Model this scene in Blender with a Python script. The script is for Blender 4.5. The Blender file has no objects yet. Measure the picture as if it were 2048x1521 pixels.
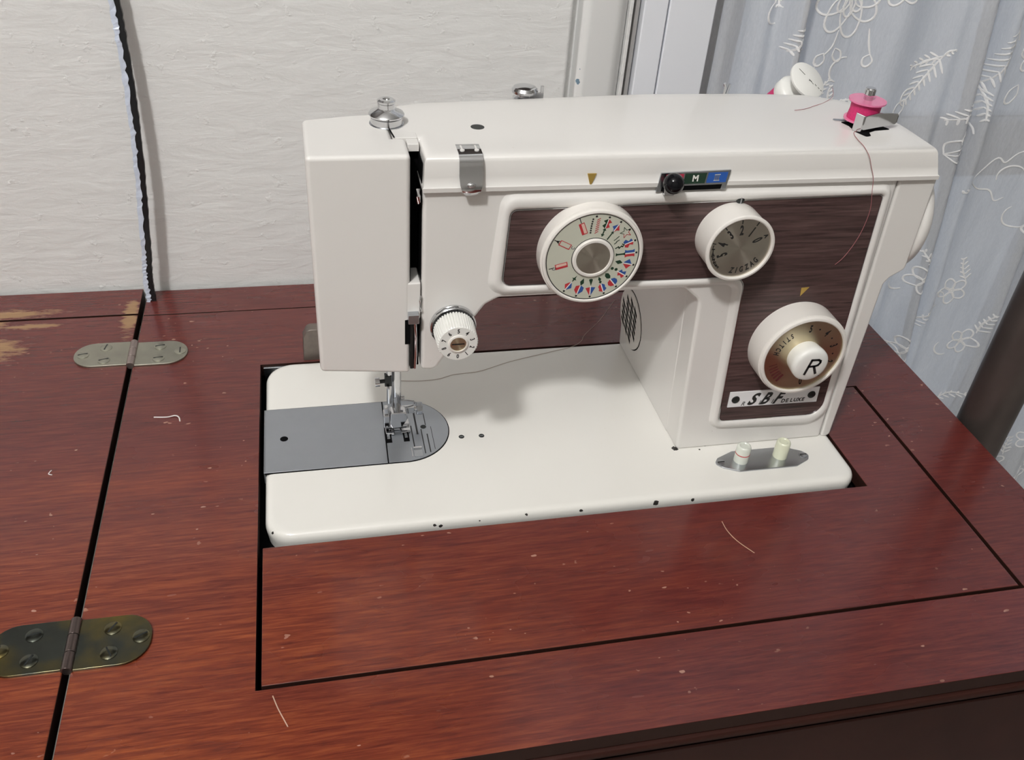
import bpy, bmesh, math, random
from math import sin, cos, pi, radians, hypot, atan2, sqrt
from mathutils import Matrix, Vector

random.seed(7)
SC = bpy.context.scene
COL = SC.collection
MM = 0.001

# ------------------------------------------------------------------ camera, world, lights, exposure
cam_d = bpy.data.cameras.new('camera'); cam = bpy.data.objects.new('camera', cam_d); COL.objects.link(cam)
cam_d.sensor_width = 36.0; cam_d.lens = 36.0 * 1820.5 / 2048.0; cam_d.clip_start = 0.02
R = Matrix.Rotation(radians(-14.827), 4, 'Z') @ Matrix.Rotation(radians(53.650), 4, 'X') @ Matrix.Rotation(radians(4.899), 4, 'Z')
cam.matrix_world = Matrix.Translation((0.03622, -0.37125, 0.38378)) @ R
SC.camera = cam

W = bpy.data.worlds.new('world'); SC.world = W; W.use_nodes = True
wb = W.node_tree.nodes['Background']; wb.inputs[0].default_value = (0.80, 0.87, 1.0, 1); wb.inputs[1].default_value = 0.75

LAMP = (-0.52, -0.86, 1.50)
ld = bpy.data.lights.new('lamp_bulb', 'POINT'); ld.energy = 62; ld.shadow_soft_size = 0.07; ld.color = (1.0, 0.99, 0.972)
lo = bpy.data.objects.new('lamp_bulb', ld); COL.objects.link(lo); lo.location = LAMP

SC.view_settings.view_transform = 'Standard'; SC.view_settings.look = 'None'
SC.view_settings.gamma = 1.0; SC.view_settings.use_curve_mapping = False
SC.view_settings.exposure = 0.08

# ------------------------------------------------------------------ materials
class NT:
    def __init__(s, m):
        m.use_nodes = True; s.t = m.node_tree; s.n = s.t.nodes; s.l = s.t.links
        s.b = s.n['Principled BSDF']
    def new(s, typ, **kw):
        o = s.n.new(typ)
        for k, v in kw.items(): setattr(o, k, v)
        return o
    def link(s, a, b): s.l.new(a, b)
    def coords(s, scale, rot=(0, 0, 0), kind='Object', loc=(0, 0, 0)):
        tc = s.new('ShaderNodeTexCoord'); mp = s.new('ShaderNodeMapping')
        mp.inputs['Scale'].default_value = scale; mp.inputs['Rotation'].default_value = rot; mp.inputs['Location'].default_value = loc
        s.link(tc.outputs[kind], mp.inputs[0]); return mp.outputs[0]
    def noise(s, vec, scale, detail=4, rough=.55, dist=0):
        o = s.new('ShaderNodeTexNoise'); o.inputs['Scale'].default_value = scale; o.inputs['Detail'].default_value = detail
        o.inputs['Roughness'].default_value = rough; o.inputs['Distortion'].default_value = dist
        s.link(vec, o.inputs['Vector']); return o.outputs['Fac']
    def ramp(s, fac, stops):
        o = s.new('ShaderNodeValToRGB'); e = o.color_ramp.elements
        while len(e) < len(stops): e.new(0.5)
        for i, (p, c) in enumerate(stops):
            e[i].position = p; e[i].color = c if len(c) == 4 else (*c, 1)
        s.link(fac, o.inputs[0]); return o.outputs[0]
    def mix(s, fac, a, b, mode='MIX'):
        o = s.new('ShaderNodeMix', data_type='RGBA', blend_type=mode)
        for sock, v in ((o.inputs[0], fac), (o.inputs[6], a), (o.inputs[7], b)):
            if hasattr(v, 'is_linked'): s.link(v, sock)
            elif isinstance(v, (int, float)): sock.default_value = v
            else: sock.default_value = (*v, 1) if len(v) == 3 else v
        return o.outputs[2]
    def math(s, op, a, b=None, c=None, clamp=False):
        o = s.new('ShaderNodeMath', operation=op); o.use_clamp = clamp
        for i, v in enumerate((a, b, c)):
            if v is None: continue
            if hasattr(v, 'is_linked'): s.link(v, o.inputs[i])
            else: o.inputs[i].default_value = v
        return o.outputs[0]
    def bump(s, h, strength=.2, dist=.001):
        o = s.new('ShaderNodeBump'); o.inputs['Strength'].default_value = strength; o.inputs['Distance'].default_value = dist
        s.link(h, o.inputs['Height']); s.link(o.outputs[0], s.b.inputs['Normal'])
    def spots(s, pts, base=(185, 85, -14)):
        """mask: 1 inside small irregular spots at the given object-space points (mm, radius mm)"""
        tc = s.new('ShaderNodeTexCoord'); nz = s.new('ShaderNodeTexNoise'); nz.inputs['Scale'].default_value = 600
        s.link(tc.outputs['Object'], nz.inputs['Vector'])
        acc = None
        for (x, y, z, r) in pts:
            d = s.new('ShaderNodeVectorMath', operation='DISTANCE'); s.link(tc.outputs['Object'], d.inputs[0]); d.inputs[1].default_value = ((x-base[0])*MM, (y-base[1])*MM, (z-base[2])*MM)
            rr = s.math('MULTIPLY_ADD', nz.outputs['Fac'], r*1.4*MM, r*.35*MM)
            k = s.math('LESS_THAN', d.outputs['Value'], rr)
            acc = k if acc is None else s.math('MAXIMUM', acc, k)
        return acc

MATS = {}
def mat(name, col, rough=.5, metal=0., coat=0., spec=.5, **kw):
    if name in MATS: return MATS[name]
    m = bpy.data.materials.new(name); t = NT(m); b = t.b
    b.inputs['Base Color'].default_value = (*col, 1); b.inputs['Roughness'].default_value = rough; b.inputs['Metallic'].default_value = metal
    b.inputs['Coat Weight'].default_value = coat; b.inputs['Coat Roughness'].default_value = .06; b.inputs['Specular IOR Level'].default_value = spec
    n = t.noise(t.coords((1, 1, 1)), kw.get('nscale', 60), 5)
    v = kw.get('var', .06)
    c = t.mix(n, tuple(x*(1-v) for x in col), tuple(min(1, x*(1+v)) for x in col)); t.link(c, b.inputs['Base Color'])
    if kw.get('tint'):
        k = t.noise(t.coords((1, 1, 1)), 28, 4); c = t.mix(t.ramp(k, [(.42, (0, 0, 0)), (.62, (1, 1, 1))]), c, kw['tint']); t.link(c, b.inputs['Base Color'])
    if kw.get('bump'): t.bump(n, kw['bump'], .0005)
    if kw.get('aniso'):
        tg = t.new('ShaderNodeTangent', direction_type='RADIAL', axis=kw['aniso']); t.link(tg.outputs[0], b.inputs['Tangent'])
        b.inputs['Anisotropic'].default_value = .9; b.inputs['Anisotropic Rotation'].default_value = .25
    if kw.get('trans'): b.inputs['Transmission Weight'].default_value = kw['trans']; b.inputs['IOR'].default_value = kw.get('ior', 1.45)
    if kw.get('sss'): b.inputs['Subsurface Weight'].default_value = kw['sss']; b.inputs['Subsurface Radius'].default_value = (.004, .004, .004)
    if kw.get('emit'): b.inputs['Emission Color'].default_value = (*col, 1); b.inputs['Emission Strength'].default_value = kw['emit']
    MATS[name] = m; return m

def paint(name, col, chips=(), rough=.3, base=(185, 85, -14), cc=(.035, .032, .03)):
    m = bpy.data.materials.new(name); t = NT(m); b = t.b
    n = t.noise(t.coords((1, 1, 1)), 14, 4)
    c = t.mix(n, tuple(x*.97 for x in col), col)
    n2 = t.noise(t.coords((1, 1, 1)), 420, 2); stain = t.ramp(n2, [(.0, (0, 0, 0)), (.76, (0, 0, 0)), (.80, (1, 1, 1))])
    c = t.mix(t.math('MULTIPLY', stain, .18), c, (.45, .40, .32))
    if chips: c = t.mix(t.spots(chips, base), c, cc)
    t.link(c, b.inputs['Base Color']); b.inputs['Roughness'].default_value = rough
    b.inputs['Coat Weight'].default_value = .35; b.inputs['Coat Roughness'].default_value = .08
    t.bump(t.noise(t.coords((1, 1, 1)), 90, 2), .04, .0006)
    MATS[name] = m; return m

def table_wood(name, wear=(), dark=1.0):
    m = bpy.data.materials.new(name); t = NT(m); b = t.b
    warp = t.noise(t.coords((3, 8, 3)), 3, 3)
    v1 = t.coords((13, 185, 90)); g1 = t.noise(v1, 3.0, 7, .62, .35)
    v2 = t.coords((40, 800, 300)); g2 = t.noise(v2, 2.2, 4, .6, .2)
    v3 = t.coords((1.6, 9, 4)); g3 = t.noise(v3, 2.5, 3)
    c = t.ramp(g1, [(.28, (.066*dark, .0105*dark, .0100*dark)), (.50, (.108*dark, .0182*dark, .0150*dark)), (.72, (.150*dark, .0300*dark, .0200*dark))])
    pore = t.ramp(g2, [(.34, (1, 1, 1)), (.46, (0, 0, 0))])
    c = t.mix(t.math('MULTIPLY', pore, .42), c, (.034*dark, .007*dark, .006*dark))
    c = t.mix(t.math('MULTIPLY', t.ramp(g3, [(.35, (0, 0, 0)), (.7, (1, 1, 1))]), .30), c, (.150*dark, .026*dark, .024*dark))
    # colour shifts to a stronger orange towards the front left of the top
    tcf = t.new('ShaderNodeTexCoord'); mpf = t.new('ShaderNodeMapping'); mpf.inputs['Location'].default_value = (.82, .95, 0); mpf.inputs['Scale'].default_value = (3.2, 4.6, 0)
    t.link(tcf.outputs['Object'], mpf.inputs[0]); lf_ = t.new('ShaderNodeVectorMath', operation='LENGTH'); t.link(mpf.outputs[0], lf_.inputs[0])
    orange_mask = t.math('MULTIPLY', t.math('ADD', t.math('MULTIPLY_ADD', lf_.outputs['Value'], -.75, .80), t.math('MULTIPLY_ADD', g3, .9, -.45), clamp=True), .85)
    if dark == 1.0: c = t.mix(orange_mask, c, t.ramp(g1, [(.28, (.095, .016, .006)), (.50, (.24, .047, .011)), (.72, (.40, .105, .022))]))
    # knocks and scratches: tiny pale nicks
    nk = t.noise(t.coords((1, 1.6, 1)), 210, 1, .3); nk2 = t.noise(t.coords((1, 1, 1)), 23, 2)
    nick = t.math('MULTIPLY', t.ramp(nk, [(.755, (0, 0, 0)), (.785, (1, 1, 1))]), t.ramp(nk2, [(.5, (0, 0, 0)), (.6, (1, 1, 1))]))
    c = t.mix(t.math('MULTIPLY', nick, .7), c, (.50, .28, .20))
    rough = .27
    if wear:
        acc = None
        tc = t.new('ShaderNodeTexCoord'); wn = t.noise(t.coords((40, 190, 40)), 1.6, 6, .7)
        for (x, y, rx, ry) in wear:
            x -= 190; y -= 70
            mp = t.new('ShaderNodeMapping'); mp.inputs['Location'].default_value = (-x*MM/(rx*MM), -y*MM/(ry*MM), 0); mp.inputs['Scale'].default_value = (1/(rx*MM), 1/(ry*MM), 0)
            t.link(tc.outputs['Object'], mp.inputs[0])
            ln = t.new('ShaderNodeVectorMath', operation='LENGTH'); t.link(mp.outputs[0], ln.inputs[0])
            k = t.math('SUBTRACT', 1.15, ln.outputs['Value'])
            acc = k if acc is None else t.math('MAXIMUM', acc, k)
        k = t.math('ADD', t.math('MULTIPLY', acc, .42), wn)
        k = t.ramp(k, [(.63, (0, 0, 0)), (.78, (1, 1, 1))])
        c = t.mix(k, c, t.mix(g1, (.20, .10, .045), (.42, .26, .13)))
        rr = t.math('MULTIPLY_ADD', k, .35, rough); t.link(rr, b.inputs['Roughness'])
    else:
        t.link(t.math('MULTIPLY_ADD', warp, .12, rough-.06), b.inputs['Roughness'])
    t.link(c, b.inputs['Base Color'])
    b.inputs['Coat Weight'].default_value = .5; b.inputs['Coat Roughness'].default_value = .14; b.inputs['Specular IOR Level'].default_value = .35
    t.bump(g2, .10, .0004)
    MATS[name] = m; return m

def laminate(name):
    m = bpy.data.materials.new(name); t = NT(m); b = t.b
    g = t.noise(t.coords((18, 30, 420)), 1.5, 6, .65, .5); g2 = t.noise(t.coords((5, 9, 70)), 1.7, 3)
    c = t.ramp(g, [(.32, (.020, .010, .010)), (.48, (.072, .040, .038)), (.68, (.135, .082, .076))])
    c = t.mix(t.math('MULTIPLY', t.ramp(g2, [(.4, (0, 0, 0)), (.65, (1, 1, 1))]), .35), c, (.035, .016, .016))
    t.link(c, b.inputs['Base Color']); b.inputs['Roughness'].default_value = .42
    MATS[name] = m; return m

def plaster(name, col):
    m = bpy.data.materials.new(name); t = NT(m); b = t.b
    n1 = t.noise(t.coords((7, 7, 22)), 4.0, 8, .62, .4); n2 = t.noise(t.coords((10, 10, 10)), 9, 4, .6); n3 = t.noise(t.coords((1, 1, 1)), 3.2, 2)
    c = t.mix(n1, tuple(x*.965 for x in col), col); c = t.mix(t.math('MULTIPLY', n3, .25), c, (col[0]*.93, col[1]*.96, col[2]*.97))
    t.link(c, b.inputs['Base Color']); b.inputs['Roughness'].default_value = .62
    lump = t.ramp(n2, [(.62, (0, 0, 0)), (.75, (1, 1, 1))])
    h = t.math('ADD', n1, t.math('MULTIPLY', lump, .5)); t.bump(h, .24, .006)
    MATS[name] = m; return m

CREAM = (.800, .782, .758)
M_cream = paint('cream_enamel', CREAM, [(112.6, 43.6, 162, 0), (283, 43.8, 15.4, .7)])
M_bed = paint('cream_bed_enamel', (.825, .812, .772), [(3, 6, 0, 1.6), (95.8, 0, -1.2, .9), (99.1, 0, -2.1, 1.1), (150.8, -.1, 0, 1.1), (184.5, 0, -1.3, 1.0), (232.4, 0, -1.4, 1.6), (256.5, 0, -2, 1.1), (122.4, 0, -1.3, .6), (260, 44, 3, 2.0), (276, 41, 2, .6), (368.5, 3, 1, .6), (281, 44, 2, .5)], .24)
M_dial = paint('ivory_plastic', (.82, .79, .75), (), .36)
M_white = mat('white_plastic', (.83, .83, .80), .35, var=.03)
M_button = mat('milky_plastic', (.72, .75, .68), .25, coat=.4, sss=.15, var=.03)
M_button2 = mat('milky_green_plastic', (.74, .76, .60), .25, coat=.4, sss=.15, var=.03)
M_chrome = mat('chrome', (.66, .665, .68), .09, 1, var=.03, nscale=200)
M_steel = mat('brushed_steel', (.50, .52, .55), .27, 1, var=.08, nscale=120)
M_plate = mat('satin_grey_plate', (.40, .425, .46), .33, .85, var=.05, nscale=90)
M_hinge = mat('tarnished_hinge_dark_reflection', (.085, .092, .08), .22, 1, var=.35, nscale=70, bump=.3, tint=(.22, .175, .06))  # tarnish with brass tint; dark reflection of the surroundings put into the base colour
M_hinge2 = mat('dull_hinge_steel', (.40, .395, .33), .40, 1, var=.25, nscale=70, bump=.2)
M_screwd = mat('dark_screw_steel', (.05, .055, .055), .35, .8, var=.3)
M_goldd = mat('brushed_bronze_disc', (.56, .52, .45), .26, 1, aniso='Y', var=.03)
M_gold3 = mat('champagne_gold_disc', (.64, .565, .40), .30, 1, aniso='Y', var=.03)
M_gold = mat('gold_paint', (.62, .42, .11), .35, .6, var=.1)
M_black = mat('black_enamel', (.004, .004, .006), .08, spec=.3)
M_void = mat('black_void', (.004, .004, .0045), .8, spec=.05)
M_ink = mat('black_ink', (.012, .012, .012), .5, var=.0)
M_red = mat('red_ink', (.50, .035, .045), .5); M_blue = mat('blue_ink', (.03, .09, .32), .5); M_green = mat('green_ink', (.012, .045, .022), .5)
M_wht = mat('white_ink', (.82, .82, .78), .5, var=0.); M_maroon = mat('maroon_ink', (.10, .018, .02), .45)
M_face = mat('grey_green_dial_face', (.56, .57, .48), .42, var=.03)
M_selgreen = mat('green_enamel_field', (.010, .040, .022), .25, coat=.5); M_selblue = mat('blue_enamel_field', (.020, .10, .42), .25, coat=.5); M_selred = mat('red_enamel_field', (.42, .03, .07), .25, coat=.5)
M_lam = laminate('dark_woodgrain_laminate')
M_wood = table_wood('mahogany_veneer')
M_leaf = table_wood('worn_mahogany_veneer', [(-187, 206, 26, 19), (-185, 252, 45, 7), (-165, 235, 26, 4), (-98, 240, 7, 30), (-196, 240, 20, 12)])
M_wooddk = mat('dark_mahogany_stain', (.034, .011, .008), .5, spec=.15, var=.3, nscale=30); M_edge = mat('stained_shaded_edge', (.028, .011, .008), .55, spec=.15, var=.3, nscale=50)  # slab edges: dark stain, with the shade of the gaps added in colour
M_wall = plaster('painted_plaster', (.815, .815, .805)); M_wall2 = plaster('beige_plaster', (.46, .44, .41)); M_darkpanel = mat('dark_reflection_panel', (.030, .020, .016), .45)
M_trim = mat('white_gloss_trim', (.76, .765, .76), .3, var=.03, nscale=20)
M_trimc = paint('white_gloss_trim_chipped', (.80, .805, .80), [(239.5, 279.5, 163.5, 1.9), (240, 279, 173, .6)], .3, (0, 0, 0), (.16, .26, .34)); M_pvc = mat('white_pvc', (.86, .885, .94), .3, var=.02, nscale=20)
M_alu = mat('grey_channel', (.50, .49, .48), .35, .4)
M_pole = mat('brown_metal_pole', (.105, .085, .078), .38, .55, var=.2, nscale=40)
M_pink = mat('pink_thread', (.62, .03, .16), .6, nscale=900, var=.3)
M_pinkp = mat('clear_pink_plastic', (.80, .22, .40), .12, coat=.4, sss=.3)
M_thread = mat('dusty_pink_thread', (.36, .13, .14), .8); M_threadb = mat('pale_brown_thread', (.46, .37, .31), .8)
M_lint = mat('white_lint', (.75, .70, .68), .9); M_hair = mat('tan_fibre', (.55, .36, .26), .8)
M_cablek = mat('black_rubber', (.010, .011, .013), .30, var=.3); M_foil = mat('torn_bluish_white_film', (.62, .68, .80), .32, var=.25, nscale=160, bump=.8)
M_floor = mat('floor_tile', (.40, .385, .36), .4, nscale=5, var=.1)
M_ceil = mat('ceiling_white', (.80, .79, .77), .8)
M_opal = mat('opal_glass', (1, .96, .91), .4, emit=4)
M_labelw = mat('white_paper_label', (.86, .86, .88), .5, var=.02)

def glass_m():
    m = bpy.data.materials.new('window_glass'); t = NT(m); b = t.b
    b.inputs['Base Color'].default_value = (.80, .86, .92, 1); b.inputs['Roughness'].default_value = .02; b.inputs['Transmission Weight'].default_value = 1
    n = t.noise(t.coords((1, 1, 1)), 8, 2); t.link(t.math('MULTIPLY_ADD', n, .05, .01), b.inputs['Roughness'])
    MATS['glass'] = m; return m
M_glass = glass_m()
def sheer_m():
    m = bpy.data.materials.new('sheer_curtain_fabric'); t = NT(m); b = t.b
    n = t.noise(t.coords((900, 900, 260)), 1.0, 2); n2 = t.noise(t.coords((7, 7, 4)), 1.5, 5)
    c = t.mix(n2, (.60, .61, .63), (.77, .775, .785)); t.link(c, b.inputs['Base Color'])
    b.inputs['Roughness'].default_value = .34; b.inputs['Sheen Weight'].default_value = .3
    b.inputs['Coat Weight'].default_value = .2; b.inputs['Coat Roughness'].default_value = .3
    tr = t.new('ShaderNodeBsdfTransparent'); tl = t.new('ShaderNodeBsdfTranslucent'); tl.inputs[0].default_value = (.7, .73, .8, 1)
    m1 = t.new('ShaderNodeMixShader'); m1.inputs[0].default_value = .18; t.link(b.outputs[0], m1.inputs[1]); t.link(tl.outputs[0], m1.inputs[2])
    m2 = t.new('ShaderNodeMixShader'); t.link(t.math('MULTIPLY_ADD', n, .18, .06), m2.inputs[0]); t.link(m1.outputs[0], m2.inputs[1]); t.link(tr.outputs[0], m2.inputs[2])
    t.link(m2.outputs[0], t.n['Material Output'].inputs[0])
    t.bump(t.noise(t.coords((14, 14, 4)), 3, 4), .5, .008)
    return m
M_sheer = sheer_m()
M_emb = mat('white_satin_stitch', (.97, .97, .98), .32, coat=.5, nscale=700, var=.05, bump=.3)

# ------------------------------------------------------------------ mesh helpers (all coordinates in millimetres)
class MB:
    def __init__(s): s.v = []; s.f = []; s.m = []; s.mats = []
    def mi(s, m):
        if m not in s.mats: s.mats.append(m)
        return s.mats.index(m)
    def add(s, vs, fs, m):
        k = len(s.v); s.v += [tuple(p) for p in vs]; i = s.mi(m)
        for f in fs: s.f.append(tuple(a+k for a in f)); s.m.append(i)
    def prism(s, poly, fn, a, b, m):
        n = len(poly); vs = [fn(p[0], p[1], a) for p in poly] + [fn(p[0], p[1], b) for p in poly]
        fs = [tuple(range(n))[::-1], tuple(range(n, 2*n))] + [(i, (i+1) % n, n+(i+1) % n, n+i) for i in range(n)]
        s.add(vs, fs, m); return s
    def py(s, poly, y0, y1, m): return s.prism(poly, lambda u, w, t: (u, t, w), y1, y0, m)     # front outline x,z
    def pz(s, poly, z0, z1, m): return s.prism(poly, lambda u, w, t: (u, w, t), z0, z1, m)     # plan outline x,y
    def px(s, poly, x0, x1, m): return s.prism(poly, lambda u, w, t: (t, u, w), x0, x1, m)     # side outline y,z
    def box(s, x0, x1, y0, y1, z0, z1, m): return s.pz([(x0, y0), (x1, y0), (x1, y1), (x0, y1)], z0, z1, m)
    def lathe(s, prof, o, axis, m, n=48, caps=True):
        """prof: (radius, height) list along axis 'x','y-','z' from origin o"""
        def P(r, h, t):
            c, q = r*cos(t), r*sin(t)
            if axis == 'z': return (o[0]+c, o[1]+q, o[2]+h)
            if axis == 'y-': return (o[0]+c, o[1]-h, o[2]+q)
            if axis == 'x': return (o[0]+h, o[1]+c, o[2]+q)
            return None
        vs = []; fs = []
        for (r, h) in prof: vs += [P(max(r, 1e-4), h, 2*pi*i/n) for i in range(n)]
        for j in range(len(prof)-1):
            for i in range(n): fs.append((j*n+i, j*n+(i+1) % n, (j+1)*n+(i+1) % n, (j+1)*n+i))
        if caps: fs += [tuple(range(n))[::-1], tuple(range((len(prof)-1)*n, len(prof)*n))]
        s.add(vs, fs, m); return s
    def tube(s, pts, r, m, n=8, taper=None):
        P = [Vector(p) for p in pts]; vs = []; fs = []; up = Vector((0.13, .21, .97))
        for i, p in enumerate(P):
            d = (P[min(i+1, len(P)-1)]-P[max(i-1, 0)]).normalized()
            a = d.cross(up); a = a.normalized() if a.length > 1e-4 else Vector((1, 0, 0)); b = d.cross(a)
            rr = r*(taper[i] if taper else 1)
            vs += [tuple(p+(a*cos(2*pi*k/n)+b*sin(2*pi*k/n))*rr) for k in range(n)]
        for j in range(len(P)-1):
            for k in range(n): fs.append((j*n+k, j*n+(k+1) % n, (j+1)*n+(k+1) % n, (j+1)*n+k))
        fs += [tuple(range(n))[::-1], tuple(range((len(P)-1)*n, len(P)*n))]
        s.add(vs, fs, m); return s
    def sphere(s, c, r, m, n=28, k=16, sc=(1, 1, 1)):
        prof = [(r*sin(pi*i/k), -r*cos(pi*i/k)) for i in range(k+1)]
        mb = MB(); mb.lathe(prof, (0, 0, 0), 'z', m, n, False)
        s.add([(c[0]+x*sc[0], c[1]+y*sc[1], c[2]+z*sc[2]) for x, y, z in mb.v], mb.f, m); return s
    def rings(s, rs, m, caps=True):
        n = len(rs[0]); vs = [p for r in rs for p in r]; fs = []
        for j in range(len(rs)-1):
            for i in range(n): fs.append((j*n+i, j*n+(i+1) % n, (j+1)*n+(i+1) % n, (j+1)*n+i))
        if caps: fs += [tuple(range(n))[::-1], tuple(range((len(rs)-1)*n, len(rs)*n))]
        s.add(vs, fs, m); return s

def fillet(poly, rad, seg=6):
    """round the corners of a polygon; rad = number or list"""
    n = len(poly); out = []
    for i in range(n):
        r = rad[i] if isinstance(rad, (list, tuple)) else rad
        p = Vector(poly[i]); a = Vector(poly[i-1])-p; b = Vector(poly[(i+1) % n])-p
        if r <= 0: out += [tuple(p)]*1; continue
        la, lb = a.length, b.length; a.normalize(); b.normalize()
        ang = a.angle(b); d = min(r/math.tan(ang/2), la*.49, lb*.49); rr = d*math.tan(ang/2)
        bis = (a+b); bis.normalize(); c = p+bis*(rr/sin(ang/2))
        s0 = p+a*d-c; s1 = p+b*d-c; a0 = atan2(s0.y, s0.x); a1 = atan2(s1.y, s1.x); da = (a1-a0+pi) % (2*pi)-pi
        out += [(c.x+rr*cos(a0+da*k/seg), c.y+rr*sin(a0+da*k/seg)) for k in range(seg+1)]
    return out
def inset(poly, d):
    n = len(poly); out = []; area = sum(poly[i][0]*poly[(i+1) % n][1]-poly[(i+1) % n][0]*poly[i][1] for i in range(n)); sg = 1 if area > 0 else -1
    for i in range(n):
        a, p, b = Vector(poly[i-1]), Vector(poly[i]), Vector(poly[(i+1) % n])
        n1 = (p-a); n1 = Vector((-n1.y, n1.x)); n2 = (b-p); n2 = Vector((-n2.y, n2.x))
        if n1.length < 1e-6: n1 = n2
        if n2.length < 1e-6: n2 = n1
        n1.normalize(); n2.normalize(); m = n1+n2
        if m.length < 1e-6: m = n1
        m.normalize(); q = p+m*(sg*d/max(.35, m.dot(n1))); out.append((q.x, q.y))
    return out

def obj(name, mb, parent=None, bevel=0, sharp=35, seg=2, label=None, kind=None, smooth=True):
    base = parent
    off = Vector((0, 0, 0))
    q = parent
    if parent is not None:
        off = Vector(parent['base'])
    me = bpy.data.meshes.new(name)
    me.from_pydata([((p[0]-off[0])*MM, (p[1]-off[1])*MM, (p[2]-off[2])*MM) for p in mb.v], [], mb.f)
    for m in mb.mats: me.materials.append(m)
    if len(mb.mats) > 1: me.polygons.foreach_set('material_index', mb.m)
    bm = bmesh.new(); bm.from_mesh(me); bmesh.ops.recalc_face_normals(bm, faces=bm.faces); bm.to_mesh(me); bm.free()
    me.update()
    if smooth:
        me.polygons.foreach_set('use_smooth', [True]*len(me.polygons)); me.set_sharp_from_angle(angle=radians(sharp))
    o = bpy.data.objects.new(name, me); COL.objects.link(o)
    if parent is not None: o.parent = parent
    o['base'] = tuple(off)
    if bevel:
        md = o.modifiers.new('bevel', 'BEVEL'); md.width = bevel*MM; md.segments = seg; md.limit_method = 'ANGLE'; md.angle_limit = radians(35); md.harden_normals = True
    if label: o['label'] = label
    if kind: o['kind'] = kind
    return o
def thing(name, base, label, cat, group=None):
    o = bpy.data.objects.new(name, None); COL.objects.link(o); o.location = tuple(b*MM for b in base); o['base'] = tuple(base)
    o.empty_display_size = .02; o['label'] = label; o['category'] = cat
    if group: o['group'] = group
    return o
def tag(o, label, cat, group=None):
    o['label'] = label; o['category'] = cat
    if group: o['group'] = group
    return o

_gl = {}
def glyph(ch):
    if ch not in _gl:
        cu = bpy.data.curves.new('glyph', 'FONT'); cu.body = ch; cu.size = 1; cu.align_x = 'CENTER'; cu.align_y = 'CENTER'; cu.resolution_u = 3; cu.offset = .036
        o = bpy.data.objects.new('glyph', cu); me = bpy.data.meshes.new_from_object(o)
        xs = [v.co.x for v in me.vertices] or [0]; ys = [v.co.y for v in me.vertices] or [0]
        cx, cy = (min(xs)+max(xs))/2, (min(ys)+max(ys))/2; h = max(ys)-min(ys) or 1
        _gl[ch] = ([((v.co.x-cx)/h, (v.co.y-cy)/h) for v in me.vertices], [tuple(p.vertices) for p in me.polygons])
        bpy.data.objects.remove(o); bpy.data.curves.remove(cu); bpy.data.meshes.remove(me)
    return _gl[ch]
def put_text(mb, ch, x, z, y, h, ang, m, wx=.7, shear=0., fn=None):
    """one printed character on a plane facing the front, ang = rotation in degrees"""
    vs, fs = glyph(ch); c, s = cos(radians(ang)), sin(radians(ang)); out = []
    for (u, w) in vs:
        u = (u*wx+w*shear)*h; w *= h
        out.append((x+u*c-w*s, y, z+u*s+w*c))
    mb.add(out, fs, m)
def stroke(mb, pts, w, y, m):
    """flat printed line on a front-facing plane through x,z points"""
    for (a, b) in zip(pts[:-1], pts[1:]):
        d = Vector((b[0]-a[0], b[1]-a[1])); L = d.length or 1; d /= L; nx, nz = -d.y*w/2, d.x*w/2; ex, ez = d.x*w*.3, d.y*w*.3
        mb.add([(a[0]-ex+nx, y, a[1]-ez+nz), (a[0]-ex-nx, y, a[1]-ez-nz), (b[0]+ex-nx, y, b[1]+ez-nz), (b[0]+ex+nx, y, b[1]+ez+nz)], [(0, 1, 2, 3)], m)
def flat(mb, pts, y, m): mb.add([(a, y, b) for a, b in pts], [tuple(range(len(pts)))], m)
def circ(cx, cy, r, n=32): return [(cx+r*cos(2*pi*i/n), cy+r*sin(2*pi*i/n)) for i in range(n)]

# ------------------------------------------------------------------ the room
def structure(name, mb, bevel=0, parent=None):
    o = obj(name, mb, parent, bevel)
    if parent is None: o['kind'] = 'structure'
    return o
X0, X1, YB, YF, ZF, ZC = -1900, 2100, 284, -2500, -750, 1800
structure('wall_back', MB().box(X0, 232, YB, YB+140, ZF, ZC, M_wall), 3)
structure('unseen_dark_panel', MB().box(X0, 231, YB-6, YB, 330, ZC, M_darkpanel)).name = 'unseen_reflection_panel'  # unseen dark panel, added for the tabletop and hinge to reflect
structure('wall_right_of_door', MB().box(1420, X1, YB, YB+140, ZF, ZC, M_wall)).name = 'wall_back_right'
structure('wall_above', MB().box(232, 1420, YB, YB+140, 1400, ZC, M_wall)).name = 'wall_back_upper'
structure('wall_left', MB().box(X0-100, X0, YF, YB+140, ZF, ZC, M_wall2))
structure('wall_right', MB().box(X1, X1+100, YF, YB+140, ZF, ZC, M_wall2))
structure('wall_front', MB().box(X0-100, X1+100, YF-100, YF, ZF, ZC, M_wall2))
structure('floor', MB().box(X0-100, X1+100, YF-100, YB+500, ZF-60, ZF, M_floor))
structure('ceiling', MB().box(X0-100, X1+100, YF-100, YB+140, ZC, ZC+60, M_ceil))
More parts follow.
